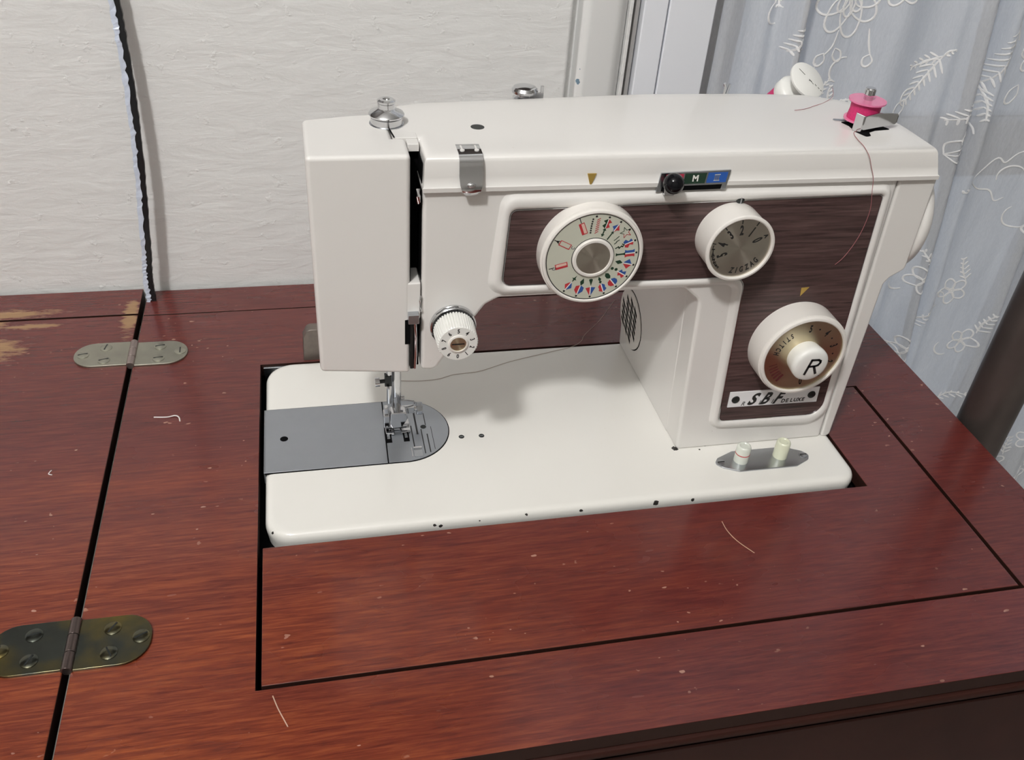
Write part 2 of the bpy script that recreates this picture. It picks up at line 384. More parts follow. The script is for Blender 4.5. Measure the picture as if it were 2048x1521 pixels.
# door surround on the back wall
structure('trim_1', MB().box(232, 238, YB+9, YB+60, ZF, 1400, M_wall), 1)
structure('trim_2', MB().pz(fillet([(237.5, YB+40), (237.5, YB-4), (242, YB-7), (266, YB-5), (273, YB+3), (273, YB+40)], [0, 3, 6, 10, 3, 0]), ZF, 1400, M_trimc))
structure('trim_3', MB().box(273.6, 276.4, YB-1, YB+40, ZF, 1400, M_wall), .6)
structure('trim_4', MB().box(276.4, 284.2, YB+9, YB+40, ZF, 1400, M_alu).box(279.6, 283, YB+4, YB+9, ZF, 1400, M_alu), .8)
structure('trim_5', MB().box(284.4, 303.0, YB-1, YB+45, ZF, 1400, M_pvc), 1.2)
structure('trim_6', MB().box(304.0, 340.5, YB-1, YB+45, ZF, 1400, M_pvc), 1.2)
structure('trim_7', MB().box(1380, 1420, YB-1, YB+45, ZF, 1400, M_pvc), 1.2)
# sliding door behind the curtain
dr = bpy.data.objects.new('door_1', None); COL.objects.link(dr); dr['kind'] = 'structure'; dr.location = (.86, .39, ZF*MM); dr['base'] = (860, 390, ZF)
obj('door_frame', MB().box(342, 1380, YB+76, YB+116, ZF, ZF+110, M_pvc).box(342, 1380, YB+76, YB+116, 1340, 1400, M_pvc).box(342, 402, YB+76, YB+116, ZF+110, 1340, M_pvc).box(1320, 1380, YB+76, YB+116, ZF+110, 1340, M_pvc).box(800, 870, YB+76, YB+116, ZF+110, 1340, M_pvc), dr, 2)
obj('door_rail', MB().box(402, 1320, YB+78, YB+112, 40, 96, M_pvc), dr, 2)
obj('pane', MB().box(402, 800, YB+92, YB+97, 96, 1340, M_glass), dr); obj('pane', MB().box(870, 1320, YB+92, YB+97, 96, 1340, M_glass), dr)
obj('pane', MB().box(402, 800, YB+92, YB+97, ZF+110, 40, M_glass), dr); obj('pane', MB().box(870, 1320, YB+92, YB+97, ZF+110, 40, M_glass), dr)
# ceiling lamp
cl = thing('ceiling_lamp', (-520, -860, 1800), 'round opal ceiling lamp hung over the sewing corner', 'lamp')
obj('ceiling_rose', MB().lathe([(60, 0), (60, -14), (20, -22)], (-520, -860, 1800), 'z', M_trim), cl)
obj('rod', MB().lathe([(6, 0), (6, -140)], (-520, -860, 1782), 'z', M_trim, 12), cl)
obj('lamp_shade', MB().lathe([(20, 0), (95, -6), (110, -18), (100, -24), (20, -16)], (-520, -860, 1650), 'z', M_opal), cl)

# ------------------------------------------------------------------ sewing cabinet
cab = thing('sewing_cabinet', (190, 70, -750), 'red-brown mahogany veneer sewing cabinet with fold-out leaf under the cream machine', 'cabinet')
def slab(xs, ys, mask, z0, z1, m):
    mb = MB(); idx = {}
    def vid(i, j, z):
        k = (i, j, z)
        if k not in idx: idx[k] = len(mb.v); mb.v.append((xs[i], ys[j], z))
        return idx[k]
    mb.mi(m); inside = lambda i, j: 0 <= i < len(xs)-1 and 0 <= j < len(ys)-1 and mask(i, j)
    for i in range(len(xs)-1):
        for j in range(len(ys)-1):
            if not inside(i, j): continue
            fs = [[vid(i, j, z1), vid(i+1, j, z1), vid(i+1, j+1, z1), vid(i, j+1, z1)], [vid(i, j+1, z0), vid(i+1, j+1, z0), vid(i+1, j, z0), vid(i, j, z0)]]
            sf = []
            for (di, dj, a, b) in ((-1, 0, (i, j+1), (i, j)), (1, 0, (i+1, j), (i+1, j+1)), (0, -1, (i, j), (i+1, j)), (0, 1, (i+1, j+1), (i, j+1))):
                if not inside(i+di, j+dj): sf.append([vid(*a, z0), vid(*b, z0), vid(*b, z1), vid(*a, z1)])
            for f in fs: mb.f.append(tuple(f)); mb.m.append(0)
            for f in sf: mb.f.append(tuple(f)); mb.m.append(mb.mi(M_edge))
    return mb
XH = -91.0
xs = [XH+1.6, -3.8, 373.8, 421.9, 477.2]; ys = [-147, -96.6, -5.2, 96.5, 171.2, 243.8]
def hole(i, j): return not ((i == 1 and j in (1, 2, 3)) or (i == 2 and j in (1, 2)))
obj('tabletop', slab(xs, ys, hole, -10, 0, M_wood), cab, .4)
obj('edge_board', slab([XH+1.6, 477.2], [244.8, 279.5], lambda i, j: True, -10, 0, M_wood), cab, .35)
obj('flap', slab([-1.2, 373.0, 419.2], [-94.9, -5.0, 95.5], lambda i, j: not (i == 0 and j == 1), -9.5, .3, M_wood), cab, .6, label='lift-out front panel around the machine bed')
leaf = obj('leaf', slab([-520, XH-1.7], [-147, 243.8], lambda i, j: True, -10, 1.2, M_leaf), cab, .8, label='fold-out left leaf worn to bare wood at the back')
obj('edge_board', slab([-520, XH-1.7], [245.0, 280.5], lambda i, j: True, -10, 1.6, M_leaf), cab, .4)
mp_ = [(-144, -12.2), (-147.2, -13.2), (-147.8, -14.4), (-147.8, -17.2), (-145.4, -18.4), (-145.8, -19.4), (-146.2, -20.6), (-144.6, -22), (-141, -22.6), (-141, -24.4), (-136, -25), (-120, -25), (-120, -10.2), (-143, -10.2)]
obj('moulding', MB().px(mp_, XH+1.6, 477.2, M_wooddk), cab, .3); obj('moulding', MB().px(mp_, -520, XH-1.7, M_wooddk), cab, .3)
obj('apron', MB().box(XH+4, 474, -134, -122, -300, -24, M_wooddk), cab, 1)
obj('door', MB().box(XH+8, 470, -137, -135, -690, -40, M_wooddk), cab, 1)
obj('side_panel', MB().box(XH+4, XH+20, -122, 276, -748, -10, M_wooddk), cab, 1)
obj('side_panel', MB().box(458, 474, -122, 276, -748, -10, M_wooddk), cab, 1)
obj('back_panel', MB().box(XH+20, 458, 264, 276, -748, -10, M_wooddk), cab, 1)
obj('well_floor', MB().box(XH+20, 458, -110, 264, -300, -290, M_void), cab)
obj('machine_rest', MB().box(-20, 6, -4, 176, -24, -16, M_void), cab); obj('machine_rest', MB().box(364, 378, -4, 176, -24, -16, M_void), cab)
obj('well_strip', MB().box(-2, 14, 168.6, 170.9, -12, -1.5, M_steel), cab, .3)
obj('latch', MB().py(fillet([(26, -2), (26.6, 19), (30, 25.5), (48, 25.5), (48, -2)], [0, 3, 4, 4, 0]), 173, 182, mat('tarnished_latch', (.20, .17, .15), .4, .7, var=.4, nscale=160)), cab, .8, label='tarnished hinge block behind the machine head')

def hinge(cy, m, mk, hw=14.6, zt=1.5, lab=None):
    h = obj('hinge', MB().pz(fillet([(XH+2.2, cy-hw), (XH+37, cy-hw), (XH+37, cy+hw), (XH+2.2, cy+hw)], [.5, 13.5, 13.5, .5], 8), 0, zt, m), cab, .3, label=lab)
    obj('hinge_plate', MB().pz(fillet([(XH-2.2, cy-hw), (XH-2.2, cy+hw), (XH-38, cy+hw), (XH-38, cy-hw)], [.5, .5, 13.5, 13.5], 8), .8, zt+1.2, m), h, .3)
    kn = MB(); n = 14
    for (a, b) in ((-hw-.5, -hw*.36), (-hw*.34, hw*.34), (hw*.36, hw+.5)):
        kn.prism(circ(0, 0, 2.7, 18), lambda u, w, t: (XH+u, cy+t, 1.4+w), a, b, mk)
    obj('knuckle', kn, h, .3)
    for (dx, dy) in ((18, 7.4), (32, .5), (18, -7.4), (-18, 7.6), (-32, 0), (-17.5, -7.6)):
        a = random.uniform(0, pi); zz = zt+(1.2 if dx < 0 else 0); s = MB().lathe([(4.2, -.3), (4.1, .25), (3.2, .75), (1.2, 1.0)], (XH+dx, cy+dy, zz), 'z', m, 20)
        s.prism([(XH+dx+u*cos(a)-w*sin(a), cy+dy+u*sin(a)+w*cos(a)) for u, w in ((-3.2, -.4), (3.2, -.4), (3.2, .4), (-3.2, .4))], lambda u, w, t: (u, w, t), zz+.70, zz+1.04, M_screwd)
        obj('screw', s, h)
hinge(-57.5, M_hinge, mat('brown_hinge_knuckle', (.16, .125, .115), .3, .9, var=.2), 15, lab='tarnished hinge near the front, dark reflection in its colour')
hinge(192, M_hinge2, mat('grey_hinge_knuckle', (.36, .30, .28), .35, .9, var=.2), 14, lab='dull grey hinge near the wall')

# ------------------------------------------------------------------ sewing machine
sm = thing('sewing_machine', (185, 85, -14), 'cream metal sewing machine with woodgrain panels set into the mahogany cabinet', 'sewing machine')
# bed
bedp = fillet([(0, 0), (371.5, 0), (371.5, 169), (0, 169)], [17, 13, 8, 19], 10)
bed = MB(); bed.rings([[(x, y, z) for x, y in inset(bedp, d)] for d, z in ((1.2, -13), (.4, -7), (0, -4), (.3, -1.2), (1.3, .8), (2.9, 1.8), (5, 2.0), (6.5, 2.0))], M_bed)
obj('bed', bed, sm)
gapp = [(-.2, 53.2), (86, 53.2)] + [(85.8+31*cos(radians(a)), 84.6+31.4*sin(radians(a))) for a in range(-86, 90, 6)] + [(86, 116), (-.2, 116)]
obj('plate_gap', MB().pz(gapp, 1.7, 2.12, M_void), sm)
obj('slide_plate', MB().pz([(-.5, 54), (74.0, 53.9), (75.6, 115.3), (-.5, 115.4)], 1.9, 2.6, M_plate).box(-.7, .2, 54, 115.4, -6, 2.6, M_plate), sm, .25)
npl = [(74.7, 53.9), (86, 53.9)] + [(85.8+30.4*cos(radians(a)), 84.6+30.7*sin(radians(a))) for a in range(-88, 90, 4)] + [(86, 115.3), (76.3, 115.3)]
np_ = obj('needle_plate', MB().pz(npl, 1.9, 2.6, M_plate), sm, .2)
eng = MB()
for (a, b) in (((92.4, 87.8), (91.9, 66.1)), ((96, 106.9), (95.1, 78.7)), ((101.9, 99.8), (101.6, 87.4)), ((98.5, 83.7), (98.1, 59.6)), ((101.9, 78.5), (101.4, 60.4)), ((104.8, 85.6), (104.9, 63.1))):
    eng.box(min(a[0], b[0])-.12, max(a[0], b[0])+.12, b[1], a[1], 2.55, 2.63, M_ink)
obj('engraved_line', eng, np_, kind='stuff')
for x in (76.8, 88.0):
    obj('feed_slot', MB().box(x-1.9, x+1.9, 72.5, 96, 2.5, 2.64, M_void), np_); obj('feed_dog', MB().box(x-.9, x+.9, 76, 95, 2.5, 3.0, M_steel), np_, .1)
obj('plate_screw', MB().lathe([(1.9, 0), (1.9, .2)], (100.1, 85.8, 2.5), 'z', M_screwd, 20), np_)
obj('spring_clip', MB().box(89.6, 90.2, 57, 65.5, 2.5, 3.2, M_chrome).box(91, 96.5, 57, 64.5, 2.5, 2.9, M_steel).box(91, 96.5, 64.2, 65.6, 2.5, 3.8, M_chrome), np_, .1)
obj('finger_hole', MB().lathe([(2.5, 0), (2.5, .12)], (11.6, 84.7, 2.5), 'z', M_void, 24), sm)
for (x, y) in ((123.4, 73.4), (136.5, 72.8)):
    s = obj('bed_screw', MB().lathe([(1.9, 0), (1.8, .15), (1.2, .1)], (x, y, 1.95), 'z', M_screwd, 18).box(x-1.1, x+1.1, y-.2, y+.2, 2.0, 2.14, M_steel), sm)

# arm and pillar
YA = 43.0
arm = fillet([(92.3, 190), (92.3, 80), (100.5, 79.2), (121, 111.5), (127.5, 121), (134.5, 125.0), (243, 125.0), (253.5, 116), (260.2, 1.5), (364.2, 1.5), (357.2, 190)], [0, 0, 5, 4, 4, 6, 6, 8, 3, 0, 0], 5)
body = MB().py(arm, YA, 118, M_cream)
body.py(fillet([(252.5, 126), (260, 1.5), (371, 1.5), (371, 126)], [4, 0, 0, 0]), 60, 168, M_cream)
obj('arm_body', body, sm, 2.2, seg=3)
obj('end_cover', MB().py(fillet([(357.7, 189.6), (364.8, 1.6), (371.3, 1.8), (371.4, 121), (374, 125), (382.4, 130.5), (381.6, 189.6)], [0, 0, 4, 4, 3, 4, 0]), YA, 119, M_cream), sm, 1.6, seg=3)
# top cover
cp = fillet([(92.4, 41), (379.6, 41), (379.0, 72), (371, 112), (336, 127), (298, 130), (235, 130), (159, 123), (97, 117), (80.6, 110), (80.6, 65), (92.4, 65)], [0, 0, 40, 40, 30, 30, 30, 30, 0, 0, 0, 0], 4)
def lean(p, z): return (p[0]-max(0, (p[0]-340)/40)*max(0, z-190)*.30, p[1]+max(0, z-192)*.04, z)
cov = MB(); lv = [(0.6, 188.8), (-.4, 189.3), (-.6, 191.6), (0.0, 192.2), (.2, 197), (.5, 204.4), (.9, 205.6), (1.7, 206.7), (2.9, 207.4), (4.6, 207.8), (8.5, 208.2), (12, 208.6)]
cov.rings([[lean(p, z) for p in inset(cp, d)] for d, z in lv], M_cream)
cover = obj('top_cover', cov, sm, sharp=50)
# face plate
fpm = MB().pz([(36.4, 42.5), (86.2, 42.5), (86.2, 65), (79.6, 65), (79.0, 99), (60, 96.5), (36.2, 91)], 83, 208.2, M_cream)
fpm.v = [(x+(.6 if z < 100 and x < 40 else 0), y, z-(x-37)*.095 if z < 100 else z) for x, y, z in fpm.v]
obj('face_plate', fpm, sm, 2.4, seg=3)
obj('face_plate_tab', MB().box(84, 91.7, 42.7, 60, 114.6, 137, M_cream), sm, .8)
obj('notch', MB().box(83.3, 86.6, 42.35, 46, 98.7, 114.4, M_void), sm)
obj('take_up_slot', MB().box(86.3, 92.2, 62, 64.8, 137, 204, M_void).box(86.25, 86.5, 45, 64.8, 137, 203, M_void).box(92.0, 92.3, 46, 64.8, 137, 203, M_void).box(86, 92, 60, 64, 80, 137, M_void), sm)
obj('slot_block', MB().box(80.0, 92.2, 65.2, 104, 126, 208.0, M_cream).box(86.3, 92.2, 58, 65, 203.5, 207.5, M_cream), sm, .4)
obj('lower_slot_liner', MB().box(83.4, 91.8, 50, 52, 79, 114.2, M_void), sm)
tl = MB().tube([(90.2, 60, 172), (90.2, 48, 180), (90, 43, 183.5), (90, 42, 187), (90.1, 44, 190)], 1.1, M_chrome, 10)
obj('take_up_lever', tl, sm)
pl = MB().tube([(88.7, 44, 119), (88.8, 41, 113), (89.0, 41.5, 104), (89.2, 42, 92), (88.8, 42.5, 82)], .9, M_chrome, 10)
pl.box(84.8, 90.6, 38.5, 43.2, 114.0, 119.6, M_steel).box(86.2, 88.0, 42, 50, 82, 113.5, M_screwd)
obj('presser_lifter', pl, sm, .5)
obj('thread_guide_hook', MB().tube([(91.8, 42.6, 119.5), (91.3, 40.8, 122), (91.2, 41.5, 127), (91.9, 42.8, 129)], .5, M_chrome, 8), sm)
# frames and woodgrain panels
ri = [(137.2, 178.2), (349.6, 181.0), (357.4, 23.2), (284.3, 24.4), (277.6, 131.6), (135.2, 133.2)]
ro = [(133.4, 186.3), (353.8, 185.2), (362.2, 15.4), (280.0, 19.6), (273.2, 127.4), (128.8, 128.9)]
rad_i = [4, 3, 10, 4, 8, 5]; rad_o = [8, 6, 14, 8, 6, 8]
fi, fo = fillet(ri, rad_i, 6), fillet(ro, rad_o, 6)
fr = MB(); n = len(fi)
rings = []
def mixp(k): return [(a[0]+(b[0]-a[0])*k, a[1]+(b[1]-a[1])*k) for a, b in zip(fo, fi)]
for k, y in ((-.35, 43.2), (0, 42.2), (.14, 40.9), (.4, 40.3), (.72, 40.4), (.93, 41.0), (1, 42.6)):
    rings.append([(p[0], y, p[1]) for p in mixp(k)])
fr.rings(rings, M_cream, caps=False); obj('panel_frame', fr, sm, sharp=60)
panel = obj('woodgrain_panel', MB().py(fi, 42.0, 43.2, M_lam), sm)
obj('chrome_lip', MB().rings([[(p[0], 41.9, p[1]) for p in inset(fi, .05)], [(p[0], 41.55, p[1]) for p in inset(fi, .1)], [(p[0], 41.55, p[1]) for p in inset(fi, .45)], [(p[0], 41.98, p[1]) for p in inset(fi, .5)]], M_chrome, caps=False), panel)
obj('pointer', MB().py([(315.9, 122.2), (320.9, 122.4), (316.6, 116.6)], 41.7, 41.95, M_gold), panel)
sc = MB().lathe([(2.3, 0), (2.2, .8), (1.6, 1.2)], (263.3, 41.6, 180.2), 'y-', M_screwd, 18); sc.box(262.9, 263.7, 40.2, 40.5, 178.6, 181.8, M_steel)
obj('frame_screw', sc, sm)
# name plate
npt = obj('name_plate', MB().py([(288.2, 35.6), (351.0, 34.6), (350.2, 46.8), (287.8, 47.6)], 41.3, 42.0, M_labelw), sm, .12)
for (x, z) in ((292.6, 41.6), (345.7, 41.0)):
    obj('rivet', MB().lathe([(2.75, 0), (2.6, .5), (1.6, .8)], (x, 41.3, z), 'y-', M_screwd, 20), npt)
tx = MB()
put_text(tx, 'S', 305.6, 41.0, 41.22, 9.6, -1, M_ink, .9, .42); put_text(tx, 'B', 314.6, 40.8, 41.22, 9.6, -1, M_ink, .75, .42); put_text(tx, 'F', 323.2, 40.4, 41.22, 9.2, -1, M_ink, .8, .42)
g = mat('grey_ink', (.16, .16, .16), .5)
for i, (ch, x) in enumerate(zip('RII', (299.0, 310.2, 319.0))): put_text(tx, ch, x, 37.9, 41.22, 3.3, -1, g, .9, .3)
for i, (ch, x) in enumerate(zip('DELUXE', (326.6, 329.4, 332.6, 335.2, 337.9, 340.7))): put_text(tx, ch, x, 37.7, 41.22, 3.0, -1, M_ink, .95, .1)
obj('lettering', tx, npt, smooth=False)

# dials
def knob_ring(c, y0, d, rf, rb, rin, dep, m):
    prof = [(rb, 0), (rb, d*.5), (rb-.1, d-2.4), (rf-.25, d-2.0), (rf-.25, d-1.5), (rf, d-1.2), (rf-.3, d-.3), (rf-.9, d), (rin+.6, d), (rin, d-.5), (rin, d-dep)]
    return MB().lathe(prof, (c[0], y0, c[1]), 'y-', m, 72)
def polar(c, r, a): return (c[0]+r*cos(radians(a)), c[1]+r*sin(radians(a)))
c1 = (181.3, 153.8)
D1 = obj('stitch_dial', knob_ring(c1, 42.6, 11.0, 27.6, 28.4, 25.6, 1.0, M_dial), sm, label='large ivory dial printed with stitch patterns')
obj('dial_face', MB().lathe([(25.6, 0), (25.6, .25)], (c1[0], 32.6, c1[1]), 'y-', M_face, 72), D1)
obj('rim_line', MB().lathe([(25.6, 0), (25.6, .3), (25.1, .3), (25.1, 0)], (c1[0], 32.6, c1[1]), 'y-', M_ink, 72, False), D1)
obj('centre_ring', MB().lathe([(11.4, 0), (11.3, .9), (10.7, 1.4), (9.5, 1.4), (9.2, .8)], (c1[0], 32.4, c1[1]), 'y-', M_dial, 56), D1)
obj('centre_line', MB().lathe([(11.75, 0), (11.75, .1)], (c1[0], 32.38, c1[1]), 'y-', M_ink, 56), D1)
obj('centre_disc', MB().lathe([(9.3, 0), (9.3, .95)], (c1[0], 32.4, c1[1]), 'y-', M_goldd, 56), D1)
YP = 32.28
pr = MB()
def loc(r, a, pts, y=YP, m=None, sx=1.0):
    """polygon in dial-local (radial, tangential) coordinates at angle a"""
    o = polar(c1, r, a); ca, sa = cos(radians(a)), sin(radians(a))
    q = [(o[0]+u*ca-w*sa, o[1]+u*sa+w*ca) for u, w in pts]
    flat(pr, q, y, m)
angs = [92, 75, 58, 41, 23, 5, -13, -31, -50, -68, -87, -106, -125]
for a in angs:
    p = polar(c1, 24.0, a); flat(pr, circ(p[0], p[1], .62, 10), YP, M_ink)
shapes = {  # outer motif half: (radial, tangential) outline, positive side
 75: [(2.8, .2), (1.2, 2.4), (.2, .8), (-1.6, 2.2), (-2.8, .2)], 58: [(3, .2), (1.8, .4), (-.6, 2.4), (-1.4, .9), (-3, .3)], 23: [(2.6, .3), (2.0, 2.0), (.3, 1.0), (-1.0, 2.6), (-2.6, 1.6), (-2.2, .3)],
 5: [(2.7, .4), (2.7, 2.3), (1.6, 1.8), (-1.6, 1.8), (-2.7, 2.3), (-2.7, .4)], -13: [(2.6, .35), (2.0, .9), (.4, 3.0), (-2.4, .4)], -31: [(2.3, .3), (1.6, 2.4), (-.2, 1.2), (-1.2, 2.2), (-2.4, .3)],
 -50: [(2.4, .3), (1.6, 2.2), (0, 2.9), (-1.6, 2.2), (-2.4, .3)], -68: [(2.7, .3), (1.2, 2.3), (.2, 1.7), (-1.4, 1.9), (-2.9, .3)], -87: [(3.0, .3), (-1.8, 2.8), (-2.2, .3)], -106: [(2.8, .3), (.4, 2.5), (-2.0, 2.4), (-3.0, .3)], -125: [(2.6, .3), (.2, 2.3), (-1.4, 1.3), (-2.6, .3)]}
for a, s in shapes.items():
    mx = [(u, -w) for u, w in s]
    loc(20.3, a, s, m=M_blue if a < 70 else M_green); loc(20.3, a, mx, m=M_red); loc(20.3, a, [(3.1, -.28), (3.1, .28), (-3.1, .28), (-3.1, -.28)], m=M_wht)
greens = {75: [(2.6, 0), (1.2, 1.1), (1.2, .35), (-1.0, .35), (-1.0, 1.1), (-2.6, 0), (-1, -1.1), (-1, -.35), (1.2, -.35), (1.2, -1.1)], 58: [(2.8, 0), (1.4, 1.0), (1.4, .4), (-3, .4), (-3, -.3), (1.4, -.3), (1.2, -.9)],
 5: [(2.6, 1), (1.6, .45), (-1.6, .45), (-2.6, 1), (-2.6, -1), (-1.6, -.45), (1.6, -.45), (2.6, -1)], -13: [(2.4, .1), (.3, 1.4), (-2.2, .2), (0, -1.2)], -50: [(2.3, .2), (.9, 1.3), (-1.2, 1.3), (-2.3, 0), (-1, -1.2), (1, -1.2)],
 -68: [(2.4, 0), (1, .9), (.4, .3), (-.6, 1.0), (-2.4, 0), (-.6, -.8), (.4, -.3), (1, -.9)], -87: [(2.2, .2), (-1.8, 1.1), (-2.2, .4), (-2.2, -.4), (-1.8, -1.1)], -106: [(2.4, .1), (.4, 1.3), (-2.4, .2), (0, -1.1)], -125: [(2.4, .1), (.5, .5), (.1, 1.6), (-.4, .5), (-2.4, 0), (-.4, -.5), (0, -1.6), (.4, -.5)]}
for a, s in greens.items(): loc(15.2, a, s, m=M_green)
for (r, a) in ((16.0, -29), (13.7, -31)): p = polar(c1, r, a); flat(pr, circ(p[0], p[1], .9, 10), YP, M_green)
for k in range(7):
    loc(22.6-k*1.25, 96.5+k*.9, [(.45, .45), (.45, -.45), (-.45, -.45), (-.45, .45)], m=M_ink)
    p = polar(c1, 22.4-k*1.25, 88.6+k*.2); stroke(pr, [(p[0]-.8, p[1]-.5), (p[0]+.8, p[1]+.5)], .42, YP, M_red)
star = [polar((c1[0]+16.3, c1[1]+14.2), (3.2 if k % 2 == 0 else 1.35), 42+36*k) for k in range(11)]
stroke(pr, star[:6], .32, YP, M_green); stroke(pr, star[5:], .32, YP, M_red)
for (a, r, s) in ((43, 16, 1), (36, 15, -1)):
    p = polar(c1, r, a); stroke(pr, [(p[0]-1.3, p[1]-1.2), (p[0]-.2, p[1]-.3), (p[0]+.2*s, p[1]+.2), (p[0]+1.2, p[1]+1.1)], .42, YP, M_green)
p = polar(c1, 15.7, 23); stroke(pr, [(p[0]-2.6, p[1]-1.2), (p[0]-1, p[1]-.2), (p[0]-.6, p[1]-1.2), (p[0]+.6, p[1]+.2), (p[0]+1.2, p[1]-.3), (p[0]+2, p[1]+.9), (p[0]+.8, p[1]+1.3)], .6, YP, M_green)
M_fill = mat('pale_pink_ink', (.70, .50, .42), .5)
for (r, a, full) in ((18.6, 113, 0), (18.0, 153, 1), (17.3, -166, 0)):
    loc(r, a, [(3.4, -1.6), (3.4, 1.6), (-3.4, 1.6), (-3.4, -1.6)], m=M_red); loc(r, a, [(2.9, -1.25), (2.9, .3 if not full else 1.1), (-2.9, .3 if not full else 1.1), (-2.9, -1.25)], y=YP-.03, m=M_fill if not full else M_face)
for (r, a) in ((23.6, 113), (23.3, 153), (22.7, -166)): loc(r, a, [(1.5, -.22), (1.5, .22), (-1.5, .22), (-1.5, -.22)], m=M_ink)
p = polar(c1, 13.2, 152); put_text(pr, 'C', p[0], p[1], YP, 2.2, 60, g, .8); p = polar(c1, 22.6, 153); put_text(pr, 'A', p[0], p[1], YP, 2.2, 62, M_ink, .9); p = polar(c1, 21.5, -164); put_text(pr, 'C', p[0], p[1], YP, 2.2, 100, g, .8)
obj('stitch_pattern_print', pr, D1, smooth=False)

c2 = (260.9, 159.6)
D2 = obj('zigzag_dial', knob_ring(c2, 42.2, 18.2, 19.6, 19.0, 17.4, 1.6, M_dial), sm, label='smaller ivory zigzag width dial with bronze face')
obj('dial_face', MB().lathe([(17.4, 0), (17.4, .2)], (c2[0], 25.6, c2[1]), 'y-', M_goldd, 72), D2)
pr = MB(); Y2 = 25.34
for ch, r, a in (('0', 10.2, 27), ('1', 10.7, 63), ('2', 10.9, 97), ('3', 11.0, 131), ('4', 10.8, 166), ('5', 10.2, 201)):
    p = polar(c2, r, a); put_text(pr, ch, p[0], p[1], Y2, 6.0, a-90, M_ink, .52)
for a in (63, 97, 131, 168):
    p, q = polar(c2, 17.0, a), polar(c2, 14.8, a); stroke(pr, [p, q], .55, Y2, M_ink)
p = polar(c2, 15.3, 27); put_text(pr, 'A', p[0], p[1], Y2, 2.4, -60, M_ink, 1.0)
for ch, a in zip('ZIGZAG', (-98, -86, -74, -60, -47, -35)):
    p = polar(c2, 13.4, a); put_text(pr, ch, p[0], p[1], Y2, 3.6, a+90, M_ink, .62, .15)
for ch, a in zip('LTAEZES', (176, 184, 192, 200, 208, 216, 224)):
    p = polar(c2, 15.2, a); put_text(pr, ch, p[0], p[1], Y2, 2.6, a+180, M_ink, .8)
obj('lettering', pr, D2, smooth=False)

c3 = (319.9, 84.1)
D3 = obj('stitch_length_dial', knob_ring(c3, 42.2, 17.6, 27.4, 28.2, 25.0, 1.6, M_dial), sm, label='large ivory stitch length dial with reverse button')
obj('dial_face', MB().lathe([(25.0, 0), (25.0, .2)], (c3[0], 26.2, c3[1]), 'y-', M_gold3, 72), D3)
pr = MB(); Y3 = 25.94
for ch, a in (('5', 91), ('4', 54), ('3', 19), ('2', -15), ('1', -47), ('0', -80)):
    p = polar(c3, 19.4, a); put_text(pr, ch, p[0], p[1], Y3, 5.2, a-90, M_ink, .55)
for a in (73, 37, 1): p = polar(c3, 19.4, a); flat(pr, circ(p[0], p[1], .6, 8), Y3, M_ink)
for ch, a in zip('STITCH', (127, 136, 144.5, 153, 162, 171)):
    p = polar(c3, 18.5, a); put_text(pr, ch, p[0], p[1], Y3, 3.8, a+90, M_ink, .6, .1)
for k, a in enumerate((-163, -156, -149, -142, -135, -127)):
    p, q = polar(c3, 21.6, a), polar(c3, 16.6, a); stroke(pr, [p, q], .5+.22*k, Y3, M_maroon)
obj('lettering', pr, D3, smooth=False)
rb = MB().lathe([(10.6, 0), (11.4, 6.5), (11.3, 8.6), (10.6, 9.8), (9.3, 10.5), (6, 10.8), (2, 10.9)], (c3[0]+.2, 26.0, c3[1]), 'y-', M_white, 56)
RB = obj('reverse_button', rb, D3, sharp=60)
pr = MB(); YR = 14.95; x, z = c3[0]+.3, c3[1]-.2
stroke(pr, [(x-3.6, z-5.2), (x-1.2, z+4.8)], 1.6, YR, M_ink); stroke(pr, [(x-1.2, z+4.8), (x+3.0, z+4.7), (x+4.5, z+3.9), (x+4.6, z+2.6), (x+3.6, z+1.0), (x+1.8, z+.3), (x-2.4, z+.2)], 1.5, YR, M_ink); stroke(pr, [(x+1.2, z+.2), (x+3.4, z-5.0)], 1.6, YR, M_ink)
obj('letter_R', pr, D3, smooth=False).name = 'button_letter'

# tension dial
ct = (109.6, 109.5)
TD = obj('tension_dial', MB().lathe([(12.9, 0), (12.7, 2.2), (11.8, 3.2)], (ct[0], 42.8, ct[1]), 'y-', M_chrome, 56), sm, label='ribbed white thread tension knob numbered 0 to 9')
obj('felt_ring', MB().lathe([(12.0, 0), (12.0, 1.6)], (ct[0], 39.6, ct[1]), 'y-', M_black, 48), TD)
rib = MB(); n = 44; pol = [polar((0, 0), 11.6-(1.0 if k % 4 == 0 else .1), 360*k/(4*n)) for k in range(4*n)]
rib.rings([[(ct[0]+x*s, y, ct[1]+z*s) for x, z in pol] for s, y in ((1, 38.1), (.95, 24.8), (.90, 24.2))], M_white)
obj('ribbed_knob', rib, TD, sharp=20)
obj('number_disc', MB().lathe([(10.4, 0), (10.3, .25)], (ct[0], 24.3, ct[1]), 'y-', M_white, 48), TD)
obj('centre_ring', MB().lathe([(5.6, 0), (5.5, .5), (5.0, .8), (4.4, .8), (4.3, .3)], (ct[0], 24.1, ct[1]), 'y-', M_dial, 40), TD)
obj('brass_screw', MB().lathe([(4.3, 0), (4.3, .35)], (ct[0], 24.1, ct[1]), 'y-', M_gold3, 36).box(ct[0]-3.4, ct[0]+3.4, 23.70, 23.76, ct[1]-.4, ct[1]+.4, M_screwd), TD)
pr = MB()
for k, ch in enumerate('5678901234'):
    a = 90+36*k; p = polar(ct, 8.0, a); put_text(pr, ch, p[0], p[1], 24.0, 2.7, a-90, M_ink, .75)
obj('lettering', pr, TD, smooth=False)
